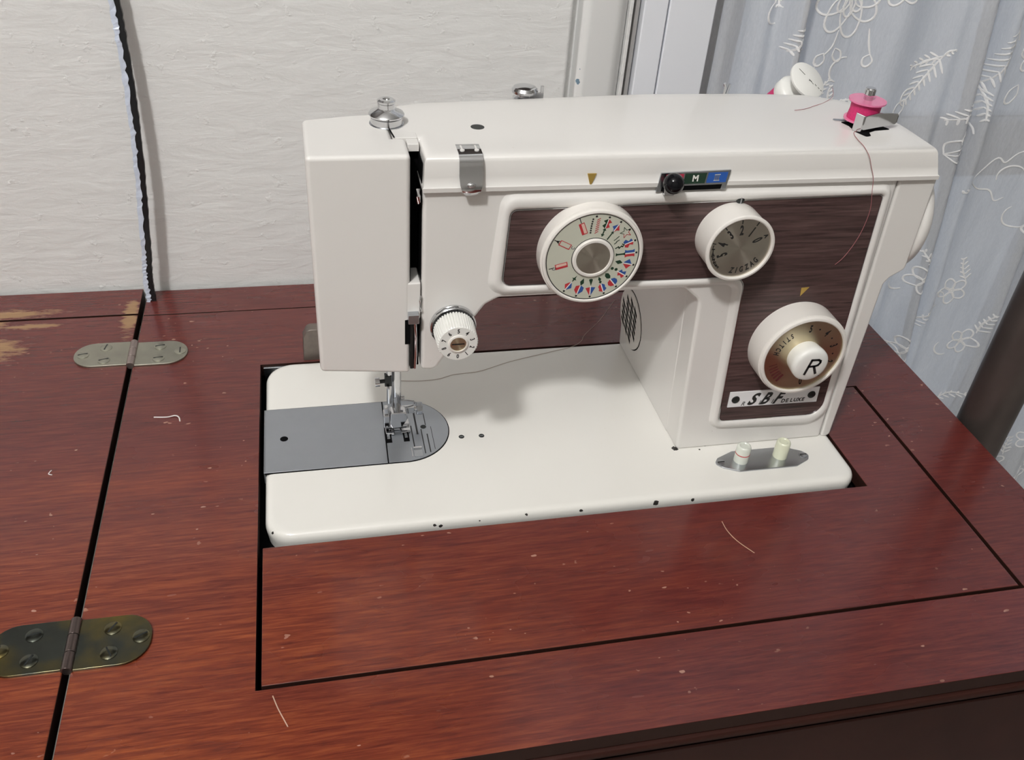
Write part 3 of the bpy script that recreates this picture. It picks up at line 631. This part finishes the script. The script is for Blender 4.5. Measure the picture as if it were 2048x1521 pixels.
obj('tension_spring', MB().tube([(100, 41, 118), (104, 40, 122.2), (109, 39.5, 123.6), (111.5, 40, 123), (112, 41, 121.4)], .4, M_chrome, 6), TD)

# selector on the cover
SL = obj('stitch_selector', MB().py([(213.6, 186.6), (215.0, 197.0), (253.6, 198.0), (252.6, 187.2), (249.6, 187.2), (250.0, 190.2), (216.6, 189.4), (216.2, 186.6)], 40.2, 41.4, M_steel), sm, .2, label='sliding selector with black ball knob and coloured fields')
obj('slot_opening', MB().py([(216.4, 186.9), (216.6, 189.8), (250.0, 190.5), (249.8, 187.4)], 40.5, 41.3, M_void), SL)
for nm, x0, x1, m in (('red_field', 217.5, 227.2, M_selred), ('green_field', 228.0, 239.8, M_selgreen), ('blue_field', 240.8, 251.6, M_selblue)):
    dz = (x0-217)*.025; obj('colour_field', MB().py([(x0, 190.6+dz), (x0+.4, 196.2+dz), (x1+.4, 196.4+dz), (x1, 190.8+dz)], 39.95, 40.3, m), SL)
pr = MB(); put_text(pr, 'M', 234.2, 194.0, 39.9, 3.6, 1, M_wht, .95)
for k in range(3): stroke(pr, [(245.0+k*1.0, 192.6), (245.2+k*1.0, 195.6)], .5, 39.9, g)
stroke(pr, [(244.6, 192.5), (247.6, 192.6)], .4, 39.9, M_wht); stroke(pr, [(244.8, 195.7), (247.8, 195.8)], .4, 39.9, M_wht)
obj('lettering', pr, SL, smooth=False)
obj('slider_bracket', MB().py([(217.2, 186.0), (216.0, 193.5), (217.4, 196), (224.5, 194), (222.6, 186.4)], 36.6, 37.4, M_chrome).box(217.4, 222.4, 36.7, 41, 185.9, 186.9, M_chrome), SL, .2)
obj('ball_knob', MB().sphere((219.0, 32.0, 195.0), 5.4, M_black).lathe([(2, 0), (2, 3)], (219, 38.4, 195), 'y-', M_black, 16), SL)
obj('pointer', MB().py([(175.4, 197.6), (180.2, 197.6), (177.7, 190.4)], 40.55, 41.0, M_gold), cover)
# thread guide plate on the cover
tg = MB(); path = [(54.0, 208.7), (48, 208.8), (43, 208.5), (39.9, 206.4), (39.0, 203.0), (38.4, 198.5), (36.6, 194.6), (35.6, 191.6), (37.0, 189.2)]
ws = [5.9, 5.9, 5.9, 5.9, 5.9, 5.9, 5.6, 4.6, 2.4]; a, b = [], []
for (y, z), w in zip(path, ws): a.append((115.4-w, y, z)); b.append((115.4+w, y, z))
vs = a+b+[(p[0], p[1]+.7, p[2]-.5) for p in a+b]; k = len(path); fs = []
for i in range(k-1): fs += [(i, i+1, k+i+1, k+i), (2*k+i+1, 2*k+i, 3*k+i, 3*k+i+1), (i, 2*k+i, 2*k+i+1, i+1), (k+i+1, 3*k+i+1, 3*k+i, k+i)]
fs += [(0, k, 3*k, 2*k), (k-1, 3*k-1, 4*k-1, 2*k-1)]; tg.add(vs, fs, M_chrome)
TG = obj('thread_guide', tg, sm, label='bent chrome thread guide plate', sharp=60)
for x in (111.8, 119.0):
    obj('notch', MB().pz([(x-.4, 47), (x+.4, 47), (x+.4, 52), (x-.4, 52)], 208.7, 209.0, M_cream).pz(circ(x, 46.2, 1.2, 12), 208.75, 209.05, M_cream), TG)
obj('guide_rivet', MB().sphere((115.4, 36.4, 194.6), 2.2, M_chrome, 16, 10, (1, .5, .6)), TG)

# presser bar knob on top, oil hole, rear tension disc, hook
kb = (78.7, 84.2)
KN = obj('presser_knob', MB().lathe([(8.2, 0), (8.2, 3.4), (7.4, 3.8), (8.8, 4.3), (9.2, 5.1), (8.7, 5.8), (5.2, 7.6), (4.4, 8.2), (4.4, 10.6), (4.7, 11.0), (4.7, 12.0), (3.7, 12.7), (1.8, 12.7), (1.6, 12.0)], (*kb, 208.2), 'z', M_chrome, 44), sm, label='chrome presser pressure knob on the head')
obj('knob_seat', MB().lathe([(8.9, 0), (8.9, .3), (8.2, .5), (8.0, .2)], (*kb, 208.1), 'z', M_steel, 40), KN)
obj('seam', MB().pz([(79.0, 75.8), (79.4, 75.8), (80.8, 65.0), (80.3, 64.9)], 208.1, 208.75, M_void), sm)
obj('oil_hole', MB().lathe([(3.6, 0), (3.6, .1)], (124.8, 76.6, 208.55), 'z', M_screwd, 24), cover)
rk = MB().lathe([(3, 0), (3, 3), (6.6, 3.4), (6.8, 4.6), (4, 5.4), (4, 6.2), (7.4, 7.6), (7.6, 9.0), (6.4, 10.6), (3.4, 11.4)], (159.4, 130, 200.5), 'z', M_chrome, 36)
rk.v = [(x+2.4, y, z) for x, y, z in rk.v]
RK = obj('rear_tension_disc', rk, sm, label='chrome thread tension disc behind the cover')
obj('guide_arm', MB().box(160, 172.5, 127.6, 128.8, 202.5, 208.5, M_chrome).box(170.6, 172.4, 127.4, 129, 208, 212.2, M_chrome).box(167.6, 168.6, 127.6, 128.8, 208, 211, M_chrome), RK, .2)
obj('spool_pin_hook', MB().tube([(283.6, 128, 202), (283.6, 127, 211), (282.4, 126.6, 214)], .8, M_chrome, 8).tube([(284.6, 128, 203), (286, 127, 213.6)], .7, M_steel, 8), sm)

# bobbin winder
WS = obj('winder_slot', MB().pz(fillet([(333.2, 78), (335.4, 71.5), (334.6, 63), (337.6, 55.6), (341.0, 57.0), (342.6, 61.6), (347.6, 64.2), (358.4, 65.6), (355.7, 70.8), (347.9, 71.5), (342.5, 78)], 1.2, 3), 207.0, 208.72, M_void), sm)
lp = [(333.6, 65.0), (336.8, 61.6), (337.8, 61.4), (339.2, 62.2), (347, 64.0), (355, 65.2), (360.4, 66.4), (361.8, 67.0)]; top = [218.8, 218.0, 217.8, 217.8, 218.6, 218.2, 217.4, 216.0]; bot = [209.0, 207.8, 208.6, 209.6, 210.2, 210.8, 211.2, 212.4]
lv_ = MB(); k = len(lp); vs = [(x, y, z) for (x, y), z in zip(lp, top)]+[(x, y, z) for (x, y), z in zip(lp, bot)]; vs += [(x+.6, y+1.2, z) for x, y, z in vs]; fs = []
for i in range(k-1): fs += [(i, i+1, k+i+1, k+i), (2*k+i+1, 2*k+i, 3*k+i, 3*k+i+1), (i+1, i, 2*k+i, 2*k+i+1), (k+i, k+i+1, 3*k+i+1, 3*k+i)]
fs += [(0, k, 3*k, 2*k), (k-1, 3*k-1, 4*k-1, 2*k-1)]; lv_.add(vs, fs, M_chrome)
WL = obj('winder_lever', lv_, sm, .35, label='curved chrome bobbin winder lever', sharp=50)
bc = (345.2, 75.6)
obj('winder_spindle', MB().lathe([(2.6, 0), (2.6, 16.5), (3.1, 17.0), (3.1, 20.2), (2.3, 21.0)], (*bc, 208.0), 'z', M_chrome, 14).box(bc[0]-3.4, bc[0]+3.4, bc[1]-.7, bc[1]+.7, 225.2, 227.8, M_chrome).box(bc[0]-.7, bc[0]+.7, bc[1]-3.4, bc[1]+3.4, 225.2, 228.2, M_chrome), sm, .3)
obj('winder_plate', MB().pz(fillet([(330.2, 82), (331, 79.4), (338, 78.4), (339, 80.4)], 1, 3), 208.5, 209.1, M_steel), sm)

# hand wheel
HW = MB().lathe([(30, 0), (36.5, .3), (38.2, 1.2), (38.4, 3.5), (37.6, 6.5), (35, 9), (29, 10.5), (16, 11.5), (14, 10)], (382.2, 80.5, 153.5), 'x', M_cream, 72)
obj('hand_wheel', HW, sm, sharp=60, label='cream hand wheel at the right end')

# vent grille on the pillar's left face
def lf(z): return 252.5+(126-z)*7.5/124.5
vt = MB(); cy_, cz_, rv = 147.0, 36.5, 22.0
ring = [(cy_+rv*cos(2*pi*i/48), cz_+rv*sin(2*pi*i/48)) for i in range(48)]
def vplate(pts, d0, d1, m, mb):
    n_ = len(pts); mb.add([(lf(z)-d0, y, z) for y, z in pts]+[(lf(z)-d1, y, z) for y, z in pts], [tuple(range(n_)), tuple(range(n_, 2*n_))[::-1]]+[(i, (i+1) % n_, n_+(i+1) % n_, n_+i) for i in range(n_)], m)
vplate([(cy_+(y-cy_)*1.035, cz_+(z-cz_)*1.035) for y, z in ring], -.2, .15, M_void, vt); vplate(ring, -.2, .9, M_dial, vt)
VG = obj('lamp_vent', vt, sm, label='round slotted lamp vent on the pillar side')
for y0 in (126.5, 134.5, 142.5, 150.5, 158.5):
    for r_ in range(13):
        z0 = 8+r_*4.9+(2.2 if int(y0*2) % 32 == 13 else 0); pts = [(y0, z0), (y0+6.2, z0+4.4), (y0+6.2, z0+7.5), (y0, z0+3.1)]
        if max(hypot(a-cy_, b-cz_) for a, b in pts) > rv-1.6: continue
        sl = MB(); vplate(pts, .7, 1.0, M_void, sl); obj('vent_slot', sl, VG)

# drop-feed plate with two push buttons
lpt = fillet([(280.4, 25.8), (284, 21.5), (294, 16.4), (334, 16.4), (344.5, 21.5), (347.0, 25.8), (343.6, 30), (332.5, 35.6), (296, 35.6), (284, 30.4)], [3, 3, 2, 2, 3, 3, 3, 2, 2, 3], 4)
DP = obj('button_plate', MB().pz(lpt, 1.9, 3.0, M_steel), sm, .35, label='steel plate with two push buttons')
for x in (284.6, 342.6): obj('screw', MB().lathe([(2.9, 0), (2.7, .5), (1.5, .8)], (x, 25.8, 2.9), 'z', M_steel, 20).box(x-2.3, x+2.3, 25.4, 26.2, 3.5, 3.75, M_screwd), DP)
for x, y, m, rr in ((298.6, 26.4, M_button, 1), (326.6, 27.2, M_button2, 0)):
    B_ = obj('push_button', MB().lathe([(4.7, 0), (4.6, 11.2), (4.2, 12.2), (3.6, 12.6), (2.8, 12.5), (2.4, 12.1)], (x, y, 2.9), 'z', m, 36), DP)
    if rr: obj('red_ring', MB().lathe([(4.74, 6.3), (4.74, 6.9)], (x, y, 2.9), 'z', M_red, 36), B_)

# needle bar, presser bar and foot
PB = obj('presser_bar', MB().lathe([(3.2, 0), (3.2, 66)], (83.2, 91, 16), 'z', M_chrome, 24), sm)
obj('needle_bar', MB().lathe([(1.7, 0), (1.7, 58)], (78.4, 87, 24), 'z', M_chrome, 18), sm)
obj('needle', MB().lathe([(.15, 0), (.45, 3), (.5, 24)], (82.2, 85.5, 4.5), 'z', M_steel, 10), sm)
obj('needle_clamp', MB().box(75.6, 80, 85, 89, 38, 46, M_screwd).tube([(76, 86.5, 41.5), (71.4, 86.5, 41.2)], 1.3, M_screwd, 12).tube([(72.6, 86.5, 41.2), (69.6, 86.5, 41.1)], 3.0, M_chrome, 18).tube([(76.8, 84, 38), (78.4, 84, 38)], 1.3, M_steel, 10), sm, .3)
PF = obj('presser_foot', MB().pz([(75.4, 80), (80.6, 79.2), (81.0, 84), (84.6, 84), (85.4, 79.8), (91.2, 80.6), (91.6, 90), (87, 93), (79, 93), (75.0, 91)], 3.1, 4.2, M_chrome).box(76.0, 91.0, 86, 91.5, 4.2, 6.0, M_chrome), sm, .35, label='chrome presser foot')
obj('shank', MB().py(fillet([(79.6, 6), (86.4, 6.4), (89.8, 13.6), (88.6, 18.2), (78.6, 18.2), (78.4, 9)], 1.2, 3), 82.5, 90, M_chrome), PF, .5)
obj('foot_lever', MB().box(74.4, 78.2, 82.5, 90, 6.8, 16.4, M_chrome).box(75.0, 77.6, 84, 88, 16.4, 21.5, M_chrome), PF, .5)
obj('cross_pin', MB().tube([(76, 83.6, 6.9), (89.4, 83.6, 6.9)], 1.0, M_steel, 12), PF)
obj('thread_hook', MB().tube([(86, 93, 20.4), (90.5, 93, 20.2), (94.5, 93, 19.2), (95.2, 92.6, 17)], .6, M_chrome, 8).box(86.4, 94.4, 88.4, 91.6, 12.4, 17.2, M_chrome), PF, .3)
obj('thumb_screw', MB().tube([(88, 90, 15.6), (97, 90, 15.2)], 1.5, M_chrome, 12).tube([(96.0, 90, 15.2), (99.6, 90, 15.0)], 4.5, M_steel, 8), PF, .5)
obj('side_screw', MB().tube([(86.0, 91, 24), (88.4, 91, 24.0)], 1.3, M_chrome, 12), PF, .3)

# ------------------------------------------------------------------ loose things
def bobbin(name, base, label):
    t = thing(name, base, label, 'bobbin'); x, y, z = base
    obj('flange', MB().lathe([(3.0, 0), (10.3, 0), (10.3, .9), (3.0, .9)], (x, y, z+.1), 'z', M_pinkp, 48), t); obj('flange', MB().lathe([(3.0, 0), (10.3, 0), (10.3, .9), (3.0, .9)], (x, y, z+10.8), 'z', M_pinkp, 48), t)
    prof = [(8.8, 1.0), (8.7, 2.5), (8.2, 5.6), (8.3, 8.6), (8.7, 10.7)]
    obj('thread_winding', MB().lathe(prof, (x, y, z), 'z', M_pink, 48), t); return t
bobbin('bobbin', (*bc, 210.6), 'clear pink plastic bobbin wound with bright pink thread on the winder spindle')

def spool(base, label, ax):
    """thread spool with white ends, axis ax (unit vector), base = centre of the visible end disc"""
    t = thing('thread_spool', base, label, 'thread spool'); A = Vector(ax).normalized()
    u = A.cross(Vector((0, 0, 1))).normalized(); w = A.cross(u)
    def cyl(prof, m, n=44):
        mb = MB(); rs = []
        for rr, h in prof: rs.append([tuple(Vector(base)-A*h+(u*cos(2*pi*i/n)+w*sin(2*pi*i/n))*max(rr, .01)) for i in range(n)])
        mb.rings(rs, m); return mb
    obj('end_disc', cyl([(12.0, -.2), (12.6, .3), (12.6, 1.5), (11.6, 2.2), (5.4, 3.0)], M_white), t, sharp=50)
    obj('core', cyl([(5.6, 2.6), (5.6, 9.4), (9.6, 11.2), (11.4, 13.0), (11.4, 18.4), (10.8, 19.6)], M_white), t, sharp=60)
    obj('thread_winding', cyl([(9.8, 19.4), (10.2, 21), (10.2, 31), (9.6, 33)], M_pink), t)
    obj('end_disc', cyl([(10.4, 32.8), (11, 33.6), (11, 35.8), (10.4, 36.6)], M_white), t, sharp=50)
    mk = MB()
    for (p0, p1) in (((-.25, .66), (-.05, .28)), ((.02, -.05), (.18, -.12)), ((.08, .02), (.2, -.3)), ((.3, -.3), (.34, -.42)), ((.40, -.5), (.44, -.6)), ((.48, -.66), (.52, -.74))):
        P0 = Vector(base)+A*.25+(u*-p0[0]-w*p0[1])*12.6; P1 = Vector(base)+A*.25+(u*-p1[0]-w*p1[1])*12.6
        mk.tube([tuple(P0), tuple(P1)], .17, M_ink, 6)
    obj('label_print', mk, t)
    return t
spool((347.6, 146, 209.6), 'pink thread spool tilted behind the machine, white end disc with faint marks showing', (.18, -.46, .60))

def bez(pts, n=10):
    out = []; P = [Vector(p) for p in pts]
    for i in range(len(P)-1):
        p0 = P[max(i-1, 0)]; p1 = P[i]; p2 = P[i+1]; p3 = P[min(i+2, len(P)-1)]
        for k in range(n):
            t = k/n; out.append(tuple(.5*((2*p1)+(p2-p0)*t+(2*p0-5*p1+4*p2-p3)*t*t+(3*p1-p0-3*p2+p3)*t**3)))
    out.append(tuple(P[-1])); return out
def strand(name, pts, r, m, label, cat='thread'): return tag(obj(name, MB().tube(bez(pts), r, m, 6), None), label, cat)
strand('thread', [(341, 66.5, 213), (338, 64, 209.4), (333.5, 62, 209.0), (330.8, 57, 209.1), (329.6, 50.8, 208.9), (329.6, 44, 208), (332, 40.4, 204), (335, 39.9, 198), (338.2, 39.6, 191.5), (339.6, 38.9, 184), (342, 38.6, 172), (340.8, 39.2, 156.5), (336.8, 40.4, 143.5), (333, 41.6, 137)], .17, M_thread, 'dusty pink thread tail hanging from the bobbin over the woodgrain panel')
strand('thread', [(86.6, 139, 2.3), (101.5, 136.5, 2.3), (117, 137, 2.3), (129, 141, 2.3), (148, 143, 2.3), (172, 152.1, 2.3), (204.7, 161, 2.3), (222.2, 166, 2.2), (232, 174, 1.0), (238, 183.7, .4), (255, 202, .4), (276, 230, .4)], .16, M_threadb, 'pale brown loose thread trailing across the back of the bed under the arm')
strand('thread', [(313.9, 95.7, 208.9), (322, 98, 208.9), (330, 102.8, 208.8), (340, 109, 208.6), (350, 118, 209), (356, 130, 210)], .14, M_thread, 'short pink thread lying on the cover top near the spools')
strand('fibre', [(266, -22.2, .5), (266.2, -30, .5), (269, -39, .5), (275.1, -49.1, .5)], .22, M_hair, 'curved tan fibre lying on the front panel below the push buttons', 'fibre')
strand('fibre', [(4.2, -101, .3), (6.5, -108, .3), (9, -114, .3), (10.9, -118.5, .3)], .28, M_hair, 'straight tan fibre below the lower left corner of the front panel', 'fibre')
strand('lint', [(-70, 119.6, .3), (-62, 118.6, .4), (-57, 119.3, .6), (-54.5, 117.5, .5), (-53.5, 113.5, .3)], .42, M_lint, 'white lint wisp on the tabletop left of the machine', 'lint')
strand('lint', [(-85, 86, .3), (-85.6, 85, .3), (-86, 83, .3), (-84, 82, .3)], .3, M_lint, 'tiny white lint curl beside the hinge gap', 'lint').location = (-.038, -.012, .0012)

# black cable with torn film, standing against the wall
ct_ = [(-87.6, 264, 0), (-87.2, 264.5, 20), (-84.8, 265, 42), (-81.2, 265, 81), (-78.2, 266, 120), (-76.6, 268, 156), (-76.4, 270, 192), (-76.8, 272, 218), (-78.5, 274, 300), (-82, 276, 460), (-84, 277, 640)]
cb = thing('cable', (-86, 264, 0), 'black flat cable with torn bluish-white film standing against the plaster wall', 'cable')
def ribbon(pts, dx0, dx1, dy0, dy1, m, jag=0):
    P = bez(pts, 14); mb = MB(); rs = []
    for i, p in enumerate(P):
        j = jag*(random.random()-.5); k = jag*(random.random()-.5)
        rs.append([(p[0]+dx0+k*.6, p[1]+dy0, p[2]), (p[0]+dx1+j, p[1]+dy0+k*.4, p[2]), (p[0]+dx1+j, p[1]+dy1, p[2]), (p[0]+dx0+k*.6, p[1]+dy1+j*.5, p[2])])
    return mb.rings(rs, m)
obj('rubber_sheath', ribbon(ct_, 1.0, 5.6, 0, 3.2, M_cablek, .6), cb); obj('torn_film', ribbon(ct_, -1.2, 2.1, -.7, 1.6, M_foil, 1.7), cb, smooth=False)

# brown pole at the table's right edge
pt = thing('pole', (499.5, 50, -750), 'brown metal pole standing at the right edge of the cabinet', 'pole')
obj('tube', MB().lathe([(17.6, 6), (17.6, 1400)], (499.5, 50, -750), 'z', M_pole, 40), pt); obj('foot', MB().lathe([(21, 0), (21, 10), (18.6, 14)], (499.5, 50, -750), 'z', M_black, 32), pt); obj('cap', MB().lathe([(18.2, 0), (18.2, 6), (14, 9)], (499.5, 50, 650), 'z', M_black, 32), pt)

# ------------------------------------------------------------------ sheer curtain
folds = [(350, 6, 5, -.01), (362, -5, 8, .0), (384, 4, 10, -.02), (408, 9, 7, -.045), (418, -24, 7, -.045), (432, 8, 12, -.04), (470, 5, 22, 0), (512, -6, 16, -.02), (540, 5, 18, -.02), (563, -8, 8, -.06), (586, -20, 10, -.13), (601, 16, 7, -.12), (616, -12, 10, -.10), (650, 6, 22, -.03), (700, -16, 10, -.08), (716, 14, 9, -.07), (770, 6, 26, 0), (820, -9, 12, -.05), (850, 7, 14, -.05), (900, -7, 14, 0), (960, 6, 20, 0)]
def cy(x, z):
    y = 302+3*sin(x*.021+z*.002)
    for (x0, a, w, s) in folds:
        d = (x-(x0+s*(z-120)*-1*.0+s*(150-z)*-1*-1+0))/w if False else (x-(x0-s*(150-z)*-1*-1))/w
        y += a*math.exp(-d*d)
    y += 1.2*sin(x*.19+z*.035+2*sin(z*.013))*math.exp(-((x-596)/40)**2)+.6*sin(z*.06+x*.11)
    return y
cur = thing('curtain', (680, 302, -735), 'sheer white curtain with satin floral embroidery hanging right of the machine', 'curtain')
nx, nz = 300, 120; x0c, x1c, z0c, z1c = 346.0, 1000.0, -735.0, 1330.0
zl = [z0c+(260-z0c)*i/90 for i in range(91)]+[260+(z1c-260)*(i+1)/30 for i in range(30)]
mb = MB(); vs = []; fs = []
for z in zl:
    for i in range(nx+1):
        x = x0c+(x1c-x0c)*i/nx; vs.append((x, cy(x, z), z))
for j in range(len(zl)-1):
    for i in range(nx): k = j*(nx+1)+i; fs.append((k, k+1, k+nx+2, k+nx+1))
mb.add(vs, fs, M_sheer); obj('sheer_panel', mb, cur, sharp=180)
hem = MB(); rs = []
for z in zl: rs.append([(345.2, cy(346, z)-.6, z), (355.5, cy(355, z)-.9, z), (355.5, cy(355, z)-.4, z), (345.2, cy(346, z)-.2, z)])
hem.rings(rs, M_sheer); obj('hem', hem, cur, sharp=180)
obj('curtain_rail', MB().prism(circ(0, 0, 9, 16), lambda u, w, t: (t, 303+u, 1340+w), 340, 1010, M_trim), cur)
emb = MB()
def est(pts, r=.9):
    """satin stitched line lying on the curtain"""
    P = bez([(x, 0, z) for x, z in pts], 5); k0 = len(emb.v); m_ = len(P); emb.tube([(p[0], cy(p[0], p[2])-.5, p[2]) for p in P], r*1.0, M_emb, 6, [.5+.5*sin(pi*i/(m_-1)) for i in range(m_)])
    for q in range(k0, len(emb.v)):
        x, y, z = emb.v[q]; y0 = cy(x, z); emb.v[q] = (x, y0-.3+max(-1.2, min(1.2, (y-y0+.5)*.35)), z)
def sprig(x, z, ang, L=30, n=7):
    c, s = cos(radians(ang)), sin(radians(ang)); est([(x, z), (x+L*.5*c-2*s, z+L*.5*s+2*c), (x+L*c, z+L*s)], 1.0)
    for k in range(n):
        t = (k+.6)/n; bx, bz = x+L*t*c, z+L*t*s; l = L*.28*(1-.55*t)
        for sg in (-1, 1):
            a2 = radians(ang+sg*48); est([(bx, bz), (bx+l*cos(a2), bz+l*sin(a2))], .95)
def petal(x, z, ang, L=20, w=9):
    c, s = cos(radians(ang)), sin(radians(ang)); T = lambda u, v: (x+u*c-v*s, z+u*s+v*c)
    est([T(0, 0), T(L*.4, w*.6), T(L*.85, w*.45), T(L, 0), T(L*.85, -w*.45), T(L*.4, -w*.6), T(0, 0)], 1.0)
def flower(x, z, r=18, n=5, a0=0):
    for k in range(n): petal(x, z, a0+360*k/n, r, r*.55)
    est([(x+2.5*cos(t), z+2.5*sin(t)) for t in [k*pi/4 for k in range(9)]], .9)
def scroll(x, z, r, a0, a1, sx=1): est([(x+r*cos(radians(a0+(a1-a0)*k/8))*(1-.05*k), z+sx*r*sin(radians(a0+(a1-a0)*k/8))*(1-.05*k)) for k in range(9)], 1.0)
# big hanging blossom at the top
for k, (a, L) in enumerate(((-150, 30), (-115, 34), (-80, 36), (-45, 30), (-15, 24), (160, 26))): petal(462, 226, a, L, 15)
for k, (a, L) in enumerate(((-120, 18), (-90, 20), (-60, 18))): petal(462, 226, a, L, 8)
est([(458, 196), (456, 184), (450, 176)]); petal(450, 178, -110, 11, 6); petal(459, 182, -60, 12, 6)
est([(484, 198), (487, 186), (490, 178)]); petal(490, 178, -100, 10, 6)
scroll(432, 186, 12, 110, 290); scroll(470, 162, 13, 80, 250); sprig(452, 138, 60, 22, 5); sprig(470, 134, 20, 20, 5); sprig(468, 136, 100, 16, 4); est([(446, 170), (445, 150), (447, 138)], .6)
sprig(556, 178, 245, 44, 8); sprig(556, 178, 205, 26, 5); sprig(556, 178, 40, 10, 3); scroll(540, 140, 10, 60, 260); petal(536, 140, -110, 16, 8)
sprig(625, 205, 250, 56, 9); sprig(606, 152, 290, 30, 6); sprig(606, 152, 225, 40, 7); sprig(632, 215, 120, 22, 4); scroll(600, 110, 14, 0, 200); sprig(585, 205, 60, 18, 4)
scroll(548, 62, 30, 150, 300); est([(520, 40), (540, 62), (560, 78), (580, 92)]); petal(585, 95, 60, 18, 10); petal(585, 95, 10, 20, 10); petal(570, 76, -40, 16, 8); sprig(560, 60, 30, 18, 4); scroll(575, 50, 16, 200, 330)
flower(655, 175, 15, 5, 20); sprig(660, 180, 65, 20, 4); petal(650, 150, -110, 18, 8)
est([(668, 140), (676, 132), (684, 122), (678, 114), (688, 108), (698, 104), (700, 116), (692, 128), (682, 140), (670, 146), (664, 142), (668, 132), (676, 120)])
est([(636, 62), (648, 70), (660, 82), (668, 78), (676, 88), (690, 94)]); est([(636, 62), (650, 52), (664, 50), (672, 40), (680, 44)]); scroll(676, 62, 16, 30, 190); sprig(634, 60, 200, 12, 3)
for (x, z, a) in ((740, 190, 70), (760, 110, 200), (720, 20, 120), (800, 60, 90), (790, 200, 250)): flower(x, z, 17, 5, a); sprig(x+12, z-16, a, 32, 6); scroll(x-22, z+4, 13, a, a+200)
for (x, z) in ((610, -30), (668, -60), (700, -120), (620, -110), (760, -190), (790, -240), (840, -260), (812, -300), (735, -260), (860, -330), (900, -200), (770, -320), (690, -210), (840, -130), (880, -60)):
    flower(x, z, 15, 5, random.uniform(0, 90)); sprig(x+10, z+12, random.uniform(20, 150), 28, 5); scroll(x-16, z-10, 11, random.uniform(0, 180), 300)
scroll(404, 205, 10, 100, 280); sprig(420, 205, 250, 24, 5); sprig(398, 230, 290, 20, 4); flower(500, 232, 16, 5, 30)
obj('embroidery', emb, cur, kind='stuff')
